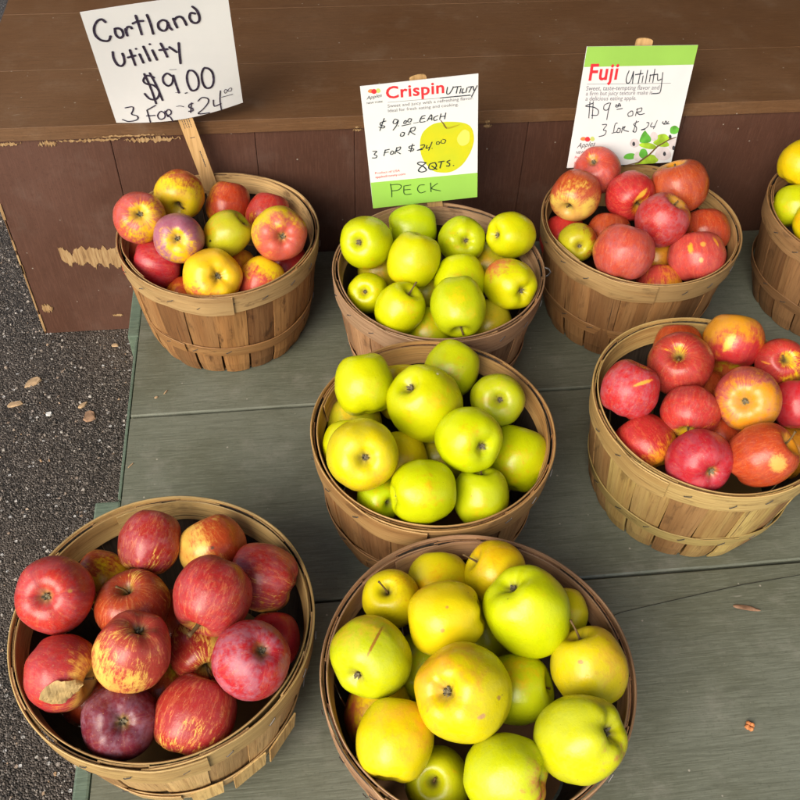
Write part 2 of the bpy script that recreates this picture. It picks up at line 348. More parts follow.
# long drying crack in the third plank: a thin dark sliver let into the wood
cp = [(.18, .447), (.27, .482), (.35, .5085), (.43, .520), (.51, .531), (.588, .5375), (.75, .5445)]
vs = []
for i, (x, y) in enumerate(cp):
    wd = .00055*(1-abs(i/(len(cp)-1)*2-1.2)*.6)
    vs += [(x, y-wd, .0009), (x, y+wd, .0009)]
o = pydata('plank_crack', vs, [(2*i, 2*i+2, 2*i+3, 2*i+1) for i in range(len(cp)-1)], plain('crack_dark', (.02, .018, .014, 1), .9), plat); o.location = -plat.location

WY = 1.215; BT = .25
bench = empty('wooden_bench', (.8, WY, GZ), 'long brown painted wooden bench box behind the baskets with chipped edges', 'bench')
def child(name, bm, mat, par=bench, smooth=False):
    o = obj(name, bm, mat, par, smooth); o.location = -par.location; return o
xs = [-.455, -.2695, -.0605, .0875, .3525, .60, .93, 1.35, 1.9]
for i in range(len(xs)-1):
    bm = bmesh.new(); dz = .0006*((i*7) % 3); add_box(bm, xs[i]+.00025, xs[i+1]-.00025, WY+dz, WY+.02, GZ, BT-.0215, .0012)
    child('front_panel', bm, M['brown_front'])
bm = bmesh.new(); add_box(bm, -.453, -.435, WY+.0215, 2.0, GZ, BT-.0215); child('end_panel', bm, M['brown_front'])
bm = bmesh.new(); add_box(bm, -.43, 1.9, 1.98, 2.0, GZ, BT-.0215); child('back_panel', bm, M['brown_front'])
tys = [WY-.004, 1.372, 1.556, 1.78, 2.01]
for i in range(4):
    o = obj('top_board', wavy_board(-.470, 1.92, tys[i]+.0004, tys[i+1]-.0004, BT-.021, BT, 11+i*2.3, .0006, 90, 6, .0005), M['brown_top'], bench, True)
    o.location = -bench.location; m = o.modifiers.new('edge', 'EDGE_SPLIT'); m.split_angle = R(35)
def ragged(name, x0, x1, z0, z1, plane, seed, n=22, teeth=.35, par=bench):
    """patch where the paint has flaked off: irregular outline, bare wood, a hair proud of the board"""
    rnd = random.Random(seed); vs = []; up = []; dn = []; n = n*3
    for i in range(n+1):
        x = x0+(x1-x0)*i/n; e = math.sin(math.pi*min(1, max(0, i/n)))**.35
        up.append((x+(rnd.random()-.5)*(x1-x0)/n*.6, z1-(z1-z0)*(teeth*rnd.random()+(1-e)*.4)))
        dn.append((x+(rnd.random()-.5)*(x1-x0)/n*.6, z0+(z1-z0)*(teeth*rnd.random()+(1-e)*.4)))
    f = (lambda x, z: (x, plane, z)) if True else None
    vs = [f(*p) for p in up]+[f(*p) for p in dn]
    fs = [(i, n+1+i, n+2+i, i+1) for i in range(n)]
    o = pydata(name, vs, fs, M['bare'], par); o.location = -par.location
    so = o.modifiers.new('t', 'SOLIDIFY'); so.thickness = .0004; so.offset = 0
    return o
def patch_quad(x0, x1, za0, za1, zb0, zb1, seed, n=90):
    rnd = random.Random(seed); up = []; dn = []
    for i in range(n+1):
        k = i/n; x = x0+(x1-x0)*k
        slot = -.012*math.exp(-((k-.17)/.035)**2)          # a notch where paint still hangs
        up.append((x+.001*(rnd.random()-.5), za1+(zb1-za1)*k+.004*(rnd.random()-.5)+.005*math.sin(i*.55)*math.sin(i*.13)+slot*1.6)); dn.append((x+.001*rnd.random(), za0+(zb0-za0)*k+.004*(rnd.random()-.5)+.004*math.sin(i*.4+1)-(.010*rnd.random() if rnd.random() < .12 else 0)))
    vs = [(x, WY-.0006, z) for x, z in up]+[(x, WY-.0006, z) for x, z in dn]
    o = pydata('bare_patch', vs, [(i, n+1+i, n+2+i, i+1) for i in range(n)], M['bare'], bench); o.location = -bench.location
    so = o.modifiers.new('t', 'SOLIDIFY'); so.thickness = .0006; so.offset = 0
patch_quad(-.391, -.285, .000, .031, -.016, .022, 5)
EZ = BT-.0215
for x0, x1, h, sd_ in ((-.452, -.395, .010, 1), (-.372, -.345, .014, 2), (-.345, -.255, .008, 3), (-.25, -.168, .013, 4), (.085, .099, .007, 5), (.283, .296, .010, 6)):
    ragged('bare_chip', x0, x1, EZ-h, EZ-.0005, WY-.0008, sd_, 14, .5)
for x0, x1, h, sd_ in ((-.29, -.19, .005, 12), (.088, .095, .005, 15), (.284, .291, .008, 14)):
    ragged('bare_chip', x0, x1, EZ+.001, EZ+.001+h, WY-.0052, sd_, 12, .5)
ragged('bare_chip', -.448, -.43, -.11, -.085, WY-.0008, 21, 8); ragged('bare_chip', -.335, -.318, -.125, -.118, WY-.0008, 22, 8)
for x0, x1, z0, z1, s_ in ((.285, .315, .035, .062, 31), (.318, .375, .018, .048, 32), (.62, .635, .02, .035, 33)):
    ragged('bare_chip', x0, x1, z0, z1, WY-.0008, s_, 12, .5)
# worn left corner strip
bm = bmesh.new(); add_box(bm, -.4575, -.4555, WY-.001, WY+.019, GZ, BT-.022, .0006); child('corner_strip', bm, M['brown_top'])
ragged_z = [(-.10, .02), (.03, .05), (-.02, .0), (-.15, -.11), (.09, .12)]
for i, (za, zb) in enumerate(ragged_z):
    bm = bmesh.new(); add_box(bm, -.4578, -.4551+.0004*i, WY-.0016, WY+.004, za, zb, .0003); child('bare_chip', bm, M['bare'])
# stand roof over the bench, out of frame; walls added to hold back the sky
blockers = empty('stand_roof_and_blockers', (1.0, 2.1, GZ), 'unseen farm stand roof overhang with brown walls added to block sky light', 'building')
bm = bmesh.new(); add_box(bm, -1.2, 4.5, 2.02, 2.08, BT+.002, 2.0); child('wall', bm, M['brown_front'], blockers)  # unseen back wall added to cut the sky light
bm = bmesh.new(); add_box(bm, -1.4, 4.6, -.15, 2.5, 2.002, 2.07); child('roof', bm, M['brown_top'], blockers)
bm = bmesh.new(); add_box(bm, 1.06, 1.1, .30, 1.205, 0.002, 1.9); child('wall', bm, M['brown_front'], blockers)  # side wall added out of view to darken the right
# ---------------------------------------------------------------- baskets
def set_uv(me, uvs):
    lay = me.uv_layers.new(name='UVMap')
    for l in me.loops: lay.data[l.index].uv = uvs[l.vertex_index]
def hoop(name, rad, z0, z1, th, seed, par, props, a0=0, over=.30, wob=.0012, n=150, flare=0.0, spiral=1):
    """thin bent wooden band whose end laps over its start"""
    vs, uvs, fs = [], [], []
    tot = 2*math.pi+over
    for i in range(n+1):
        a = a0+tot*i/n; lap = max(0.0, (tot*i/n-(2*math.pi-.12))/(over+.12)); lap = min(1, lap*2.5)
        q = Vector((math.cos(a)*1.3, math.sin(a)*1.3, seed))
        dr = wob*noise.noise(q)*1.6; dz = wob*1.4*noise.noise(q*1.3+Vector((5, 0, 0))); dw = 1+.10*noise.noise(q*3+Vector((0, 7, 0)))
        r0 = rad+dr+lap*th*1.15*spiral; zt = z1+dz; zb = z1+dz-(z1-z0)*dw
        if i < 2 or i > n-2: zt -= .0008; 
        cs, sn = math.cos(a), math.sin(a)
        rows = [(r0-flare, zb, 0), (r0+th-flare, zb, 0), (r0+th-flare*.5, (zt+zb)/2, .5), (r0+th*.9, zt-.0006, 1), (r0+th*.5, zt+.0002, 1.03), (r0+th*.08, zt-.0005, 1.06), (r0, (zt+zb)/2, 1.5)]
        for rr, zz, v in rows:
            vs.append((rr*cs, rr*sn, zz)); uvs.append((rad*a, v*(z1-z0)))
    m = 7
    for i in range(n):
        for k in range(m): fs.append((i*m+k, (i+1)*m+k, (i+1)*m+(k+1) % m, i*m+(k+1) % m))
    fs.append(tuple(range(m))[::-1]); fs.append(tuple(n*m+k for k in range(m)))
    me = bpy.data.meshes.new(name); me.from_pydata(vs, [], [f[::-1] for f in fs]); set_uv(me, uvs)
    o = link(name, me, M['basket'], par, True)
    md = o.modifiers.new('edge', 'EDGE_SPLIT'); md.split_angle = R(50)
    for k, v in props.items(): o[k] = v
    return o
_staple = None
def staple_mesh():
    global _staple
    if _staple is None:
        bm = bmesh.new(); tube(bm, [(-.0045, 0, -.0006), (-.004, .0007, 0), (.004, .0007, 0), (.0045, 0, -.0006)], .00055, 5)
        _staple = bpy.data.meshes.new('staple'); bm.to_mesh(_staple); bm.free(); _staple.materials.append(M['metal'])
    return _staple
def staples(par, rad, z, n, seed, a0=math.pi, a1=2*math.pi, rr=0):
    rnd = random.Random(seed)
    for i in range(n):
        a = a0+(a1-a0)*(i+.5)/n+(rnd.random()-.5)*.06
        o = bpy.data.objects.new('staple', staple_mesh()); col.objects.link(o); o.parent = par
        rad_v = Vector((math.cos(a), math.sin(a), 0)); tang = Vector((-math.sin(a), math.cos(a), 0))
        tl = tang*math.cos(.35+.5*rnd.random())+Vector((0, 0, 1))*math.sin(.35+.3*rnd.random()); tl.normalize(); up = tl.cross(rad_v)
        mt = Matrix((tl, rad_v, up)).transposed().to_4x4(); mt.translation = Vector((math.cos(a)*rad, math.sin(a)*rad, z+(rnd.random()-.5)*.006)); o.matrix_local = mt
HH = .17109; RBASE = .116
def basket(i, x, y, rt, label, rim_c, st_a, st_b, seed, rot=0, stain=.6, rag=0.0, wire=None):
    root = empty('apple_basket', (x, y, 0), label, 'basket', 'round splint wood baskets holding apples'); root.rotation_euler.z = 0
    rnd = random.Random(seed); n = 20
    pr = dict(wood_a=list(st_a), wood_b=list(st_b), seed=float(seed), stain=stain)
    pr2 = dict(wood_a=list(rim_c), wood_b=[c*.8 for c in rim_c], seed=float(seed)+.5, stain=stain*1.0)
    rw = lambda z: RBASE+(rt-.0045-RBASE)*(z/HH)
    vs, uvs, fs, inner = [], [], [], []
    nz, na = 9, 6; zrows = [.002+(HH-.004)*k/(nz-1) for k in range(nz)]
    for s_ in range(n):
        a_c = rot+2*math.pi*s_/n; pitch = 2*math.pi/n
        wt = pitch*(.515+.03*rnd.random()); wb = pitch*(.435+.045*rnd.random()); lift = .0013*(s_ % 2)+.0006*rnd.random(); skew = (rnd.random()-.5)*.05; topz = (rnd.random()-.6)*.003
        b0 = len(vs)
        for side in (1, 0):
            for k in range(nz):
                f = k/(nz-1); z = zrows[k]+(topz if k == nz-1 else 0); hw = wb+(wt-wb)*f
                for j in range(na):
                    tt = (j/(na-1)-.5)*2; a = a_c+tt*hw+skew*(f-.5)
                    flat = -.0016*(tt*tt)*(1-f)          # splints stay flatter near the bottom
                    bulge = .0025*math.sin(math.pi*f)
                    if k == 0: flat -= .003
                    r = rw(z)+lift+bulge+flat+(.0014 if side else 0)-.0012
                    vs.append((r*math.cos(a), r*math.sin(a), z)); uvs.append((z*1.0, tt*hw*rt+s_*.3))
        W = nz*na
        for k in range(nz-1):
            for j in range(na-1):
                q = b0+k*na+j; fs.append((q, q+1, q+na+1, q+na)); inner.append(0); q += W; fs.append((q, q+na, q+na+1, q+1)); inner.append(1)
        for k in range(nz-1):
            inner += [0, 0]; q = b0+k*na; fs.append((q, q+na, q+na+W, q+W)); q += na-1; fs.append((q, q+W, q+na+W, q+na))
        for j in range(na-1):
            inner += [0, 0]; q = b0+j; fs.append((q, q+W, q+W+1, q+1)); q = b0+(nz-1)*na+j; fs.append((q, q+1, q+1+W, q+W))
    me = bpy.data.meshes.new('stave_wall'); me.from_pydata(vs, [], fs); set_uv(me, uvs)
    me.materials.append(M['basket']); me.materials.append(M['inner_shade'])
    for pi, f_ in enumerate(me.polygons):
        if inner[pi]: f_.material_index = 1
    o = link('stave_wall', me, M['basket'], root, False)
    for k, v in pr.items(): o[k] = v
    # base of crossed splints: a thin disc
    bm = bmesh.new(); bmesh.ops.create_cone(bm, cap_ends=True, segments=40, radius1=RBASE-.006, radius2=RBASE-.005, depth=.004, matrix=Matrix.Translation((0, 0, .0045)))
    o = obj('base_panel', bm, M['basket'], root)
    for k, v in pr.items(): o[k] = v
    ov = rnd.uniform(.3, .5)
    h1 = hoop('outer_rim_hoop', rt-.0028, HH-.031, HH, .0026, seed*1.3, root, pr2, a0=rot+rnd.uniform(3.4, 4.6), over=ov, flare=.0022)
    h2 = hoop('inner_rim_hoop', rt-.0088, HH-.028, HH-.0012, .0022, seed*1.9+4, root, dict(pr2, wood_a=[c*.9 for c in rim_c]), a0=rot+rnd.uniform(0, 6), over=.35, flare=.0045, spiral=-1)
    zm = .066; h3 = hoop('middle_hoop', rw(zm)+.0034, zm-.018, zm, .0020, seed*2.3+9, root, dict(pr2, wood_a=[c*.78 for c in rim_c], wood_b=list(st_a)), a0=rot+rnd.uniform(3.3, 5.6), over=.4, flare=.0034, wob=.0030)
    staples(h1, rt+.0000, HH-.015, 10, seed); staples(h3, rw(zm)+.0046, zm-.008, 9, seed+50)
    if wire is not None:
        bm = bmesh.new(); ca, sa = math.cos(wire), math.sin(wire)
        P0 = Vector((ca, sa, 0)); T0 = Vector((-sa, ca, 0))
        tube(bm, [P0*(rt-.004)+T0*-.003+Vector((0, 0, HH-.012)), P0*(rt+.004)+T0*-.003+Vector((0, 0, HH-.008)), P0*(rt+.008)+Vector((0, 0, HH-.004)), P0*(rt+.005)+T0*.003+Vector((0, 0, HH-.001)), P0*(rt-.001)+T0*.002+Vector((0, 0, HH+.002))], .0013, 7)
        obj('wire_ear', bm, M['metal'], root, True)
    if rag:
        # splints that have slipped down and splayed under the middle hoop at the front
        for k in range(3):
            a = 4.95+.34*k; bm = bmesh.new()
            c0 = Vector((math.cos(a), math.sin(a), 0)); tg = Vector((-math.sin(a), math.cos(a), 0)); hw = .016+.003*k
            r1, r2 = rw(.062)+.0085, rw(.03)+.011
            pts = [(c0*r1-tg*hw+Vector((0, 0, .066))), (c0*r1+tg*hw+Vector((0, 0, .068))), (c0*r2+tg*(hw-.002)+Vector((0, 0, .036))), (c0*r2-tg*(hw)+Vector((0, 0, .031)))]
            vv = [bm.verts.new(p) for p in pts]+[bm.verts.new(p-c0*.0016) for p in pts]
            for q in ((3, 2, 1, 0), (4, 5, 6, 7), (0, 1, 5, 4), (1, 2, 6, 5), (2, 3, 7, 6), (3, 0, 4, 7)): bm.faces.new([vv[u] for u in q])
            bmesh.ops.recalc_face_normals(bm, faces=bm.faces)
            me = bpy.data.meshes.new('loose_splint'); bm.to_mesh(me); bm.free(); set_uv(me, [(v.co.z, v.co.dot(tg)) for v in me.vertices])
            o = link('loose_splint', me, M['basket'], root)
            for kk, v in pr2.items(): o[kk] = v
    return root
TAN = (.52, .33, .145); TAN2 = (.55, .37, .15); GREY = (.40, .26, .17); DARK = (.36, .22, .115)
basket(1, -.1169, 1.0592, .14126, 'tan basket of yellow and pink apples in front of the handwritten paper sign', (0.58, 0.38, 0.17), (0.38, 0.2, 0.075), (0.25, 0.125, 0.05), 1, .10, .8)
basket(2, .18218, .95677, .14532, 'greyish basket of green apples holding the sign with the printed apple', (0.5, 0.31, 0.18), (0.42, 0.235, 0.12), (0.29, 0.16, 0.085), 2, .25, .6, 0, -.12)
basket(3, .48874, 1.03519, .14446, 'brown basket of coral red apples in front of the green topped sign', (0.52, 0.33, 0.14), (0.36, 0.19, 0.075), (0.25, 0.125, 0.05), 3, .05, .4)
basket(4, .47596, .68751, .14393, 'light tan basket with greenish splints holding speckled red apples, cut by the right edge', (0.66, 0.46, 0.18), (0.46, 0.34, 0.12), (0.36, 0.2, 0.08), 4, .18, .5)
basket(5, .13598, .67454, .14291, 'tan basket of green apples in the middle of the platform', (0.58, 0.34, 0.13), (0.42, 0.22, 0.085), (0.3, 0.15, 0.06), 5, .0, .6, 0, 2.28)
basket(6, -.15841, .45805, .14719, 'yellowish basket of dark red striped apples at the front left corner', (0.62, 0.42, 0.17), (0.54, 0.36, 0.16), (0.42, 0.26, 0.11), 6, .12, .4, 1)
basket(7, .13814, .37730, .14955, 'basket of golden yellow apples nearest to the camera', (0.5, 0.3, 0.17), (0.38, 0.21, 0.1), (0.28, 0.14, 0.07), 7, .3, .7)
basket(8, .832, 1.030, .1445, 'brown basket of yellow apples cut off by the right edge of the photo', (0.44, 0.25, 0.11), (0.27, 0.14, 0.06), (0.19, 0.095, 0.04), 8, .2, .5)

# ---------------------------------------------------------------- apples
PROFILE = [(0, .50), (.05, .52), (.11, .60), (.20, .725), (.31, .815), (.43, .845), (.58, .81), (.76, .67), (.90, .43), (.985, .14), (1.0, -.06), (.965, -.30), (.88, -.54), (.75, -.72), (.60, -.825), (.46, -.86), (.34, -.85), (.24, -.80), (.15, -.725), (.08, -.685), (0, -.67)]
def cr_sample(P, n):
    out = []
    for i in range(n+1):
        t_ = i/n*(len(P)-1); k = min(int(t_), len(P)-2); u = t_-k
        p0, p1, p2, p3 = P[max(k-1, 0)], P[k], P[k+1], P[min(k+2, len(P)-1)]
        out.append(tuple(.5*((2*p1[c])+(-p0[c]+p2[c])*u+(2*p0[c]-5*p1[c]+4*p2[c]-p3[c])*u*u+(-p0[c]+3*p1[c]-3*p2[c]+p3[c])*u**3) for c in (0, 1)))
    return out
def apple_mesh(sq, seed, seg=52, ns=44, lobes=1.0):
    rnd = random.Random(seed); prof = cr_sample(PROFILE, ns); vs, fs = [], []
    ph = rnd.random()*6.28; tilt = (rnd.random()-.5)*.10; ta = rnd.random()*6.28; lob = lobes*rnd.uniform(.006, .017); cone = rnd.uniform(-.02, .06)
    so = Vector((seed*3.7, seed*1.3, seed*.9))
    for i, (r, z) in enumerate(prof):
        if i in (0, ns):
            vs.append((0, 0, z*sq/.86)); continue
        r = max(r, .01)
        for k in range(seg):
            a = 2*math.pi*k/seg
            low = max(0, min(1, (.35-z)/1.1)); hi = max(0, min(1, (z-.3)/.6))
            f = 1+lob*math.cos(5*a+ph)*low*1.6+lob*.7*math.cos(3*a+ph*2)*hi
            rr = r*(1-cone*(-z if z < 0 else 0)*1.2)*f
            zz = z*sq/.86+tilt*math.cos(a-ta)*r*(1 if z > 0 else .5)+lob*1.1*math.cos(5*a+ph)*low*(1 if r < .75 else .2)*(-1)
            v = Vector((rr*math.cos(a), rr*math.sin(a), zz))
            d = noise.noise(v*1.05+so)*.042+noise.noise(v*2.6+so)*.018
            vs.append(tuple(v*(1+d)))
    for k in range(seg): fs.append((0, 1+k, 1+(k+1) % seg))
    for i in range(ns-2):
        for k in range(seg):
            p = 1+i*seg; fs.append((p+k, p+seg+k, p+seg+(k+1) % seg, p+(k+1) % seg))
    p = 1+(ns-2)*seg
    for k in range(seg): fs.append((p+k, len(vs)-1, p+(k+1) % seg))
    me = bpy.data.meshes.new('apple'); me.from_pydata(vs, [], fs); return me
def stem_mesh(seed, thick=1.0, length=1.0):
    rnd = random.Random(seed); bx, by = rnd.uniform(-.22, .22), rnd.uniform(-.22, .22); bm = bmesh.new(); pts, rr = [], []
    L = length*rnd.uniform(.42, .58)
    for k in range(8):
        u = k/7; pts.append((bx*u*u, by*u*u, .50+L*u)); rr.append(.034*thick*(1.15-.5*u+(.55*max(0, u-.8)/.2)))
    tube(bm, pts, rr, 8); me = bpy.data.meshes.new('stem'); bm.to_mesh(me); bm.free(); me.materials.append(M['stem']); return me
def calyx_mesh(seed, size=1.0):
    rnd = random.Random(seed); bm = bmesh.new()
    for k in range(5):
        a = 2*math.pi*k/5+rnd.uniform(-.2, .2); c, s = math.cos(a), math.sin(a); L = size*rnd.uniform(.085, .13); h = rnd.uniform(.05, .11); w_ = .032*size
        base = Vector((c*.015, s*.015, -.672)); tan = Vector((-s, c, 0)); mid = Vector((c*L*.7, s*L*.7, -.70-h*.5)); tip = Vector((c*L*(.35+.8*rnd.random()), s*L*(.35+.8*rnd.random()), -.71-h))
        th = Vector((0, 0, .012))
        a_ = [base-tan*w_*.6, base+tan*w_*.6, mid+tan*w_, tip, mid-tan*w_]
        vv = [bm.verts.new(p) for p in a_]+[bm.verts.new(p+th) for p in a_]
        bm.faces.new(vv[:5]); bm.faces.new(vv[5:][::-1])
        for q in range(5): bm.faces.new((vv[q], vv[q+5], vv[(q+1) % 5+5], vv[(q+1) % 5]))
    tube(bm, [(0, 0, -.66), (0, 0, -.70)], [.045, .03], 8)
    bmesh.ops.recalc_face_normals(bm, faces=bm.faces)
    me = bpy.data.meshes.new('calyx'); bm.to_mesh(me); bm.free(); me.materials.append(M['calyx']); return me
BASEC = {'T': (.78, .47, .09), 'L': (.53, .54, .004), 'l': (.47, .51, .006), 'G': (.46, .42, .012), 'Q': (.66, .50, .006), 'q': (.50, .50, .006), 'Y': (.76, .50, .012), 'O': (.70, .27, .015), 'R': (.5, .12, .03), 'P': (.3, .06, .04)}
REDC = {'O': (.68, .40, .006), 'R': (.46, .052, .016), 'V': (.36, .07, .14), 'C': (.46, .013, .026), 'K': (.54, .060, .050), 'P': (.15, .014, .028)}
GROUP = {1: 'yellow and pink apples in the top left basket', 2: 'green apples in the peck sign basket', 3: 'coral red apples in the back right basket', 4: 'speckled red apples in the middle right basket', 5: 'green apples in the middle basket', 6: 'dark red striped apples in the front left basket', 7: 'golden apples in the nearest basket', 8: 'yellow apples in the basket at the right edge'}
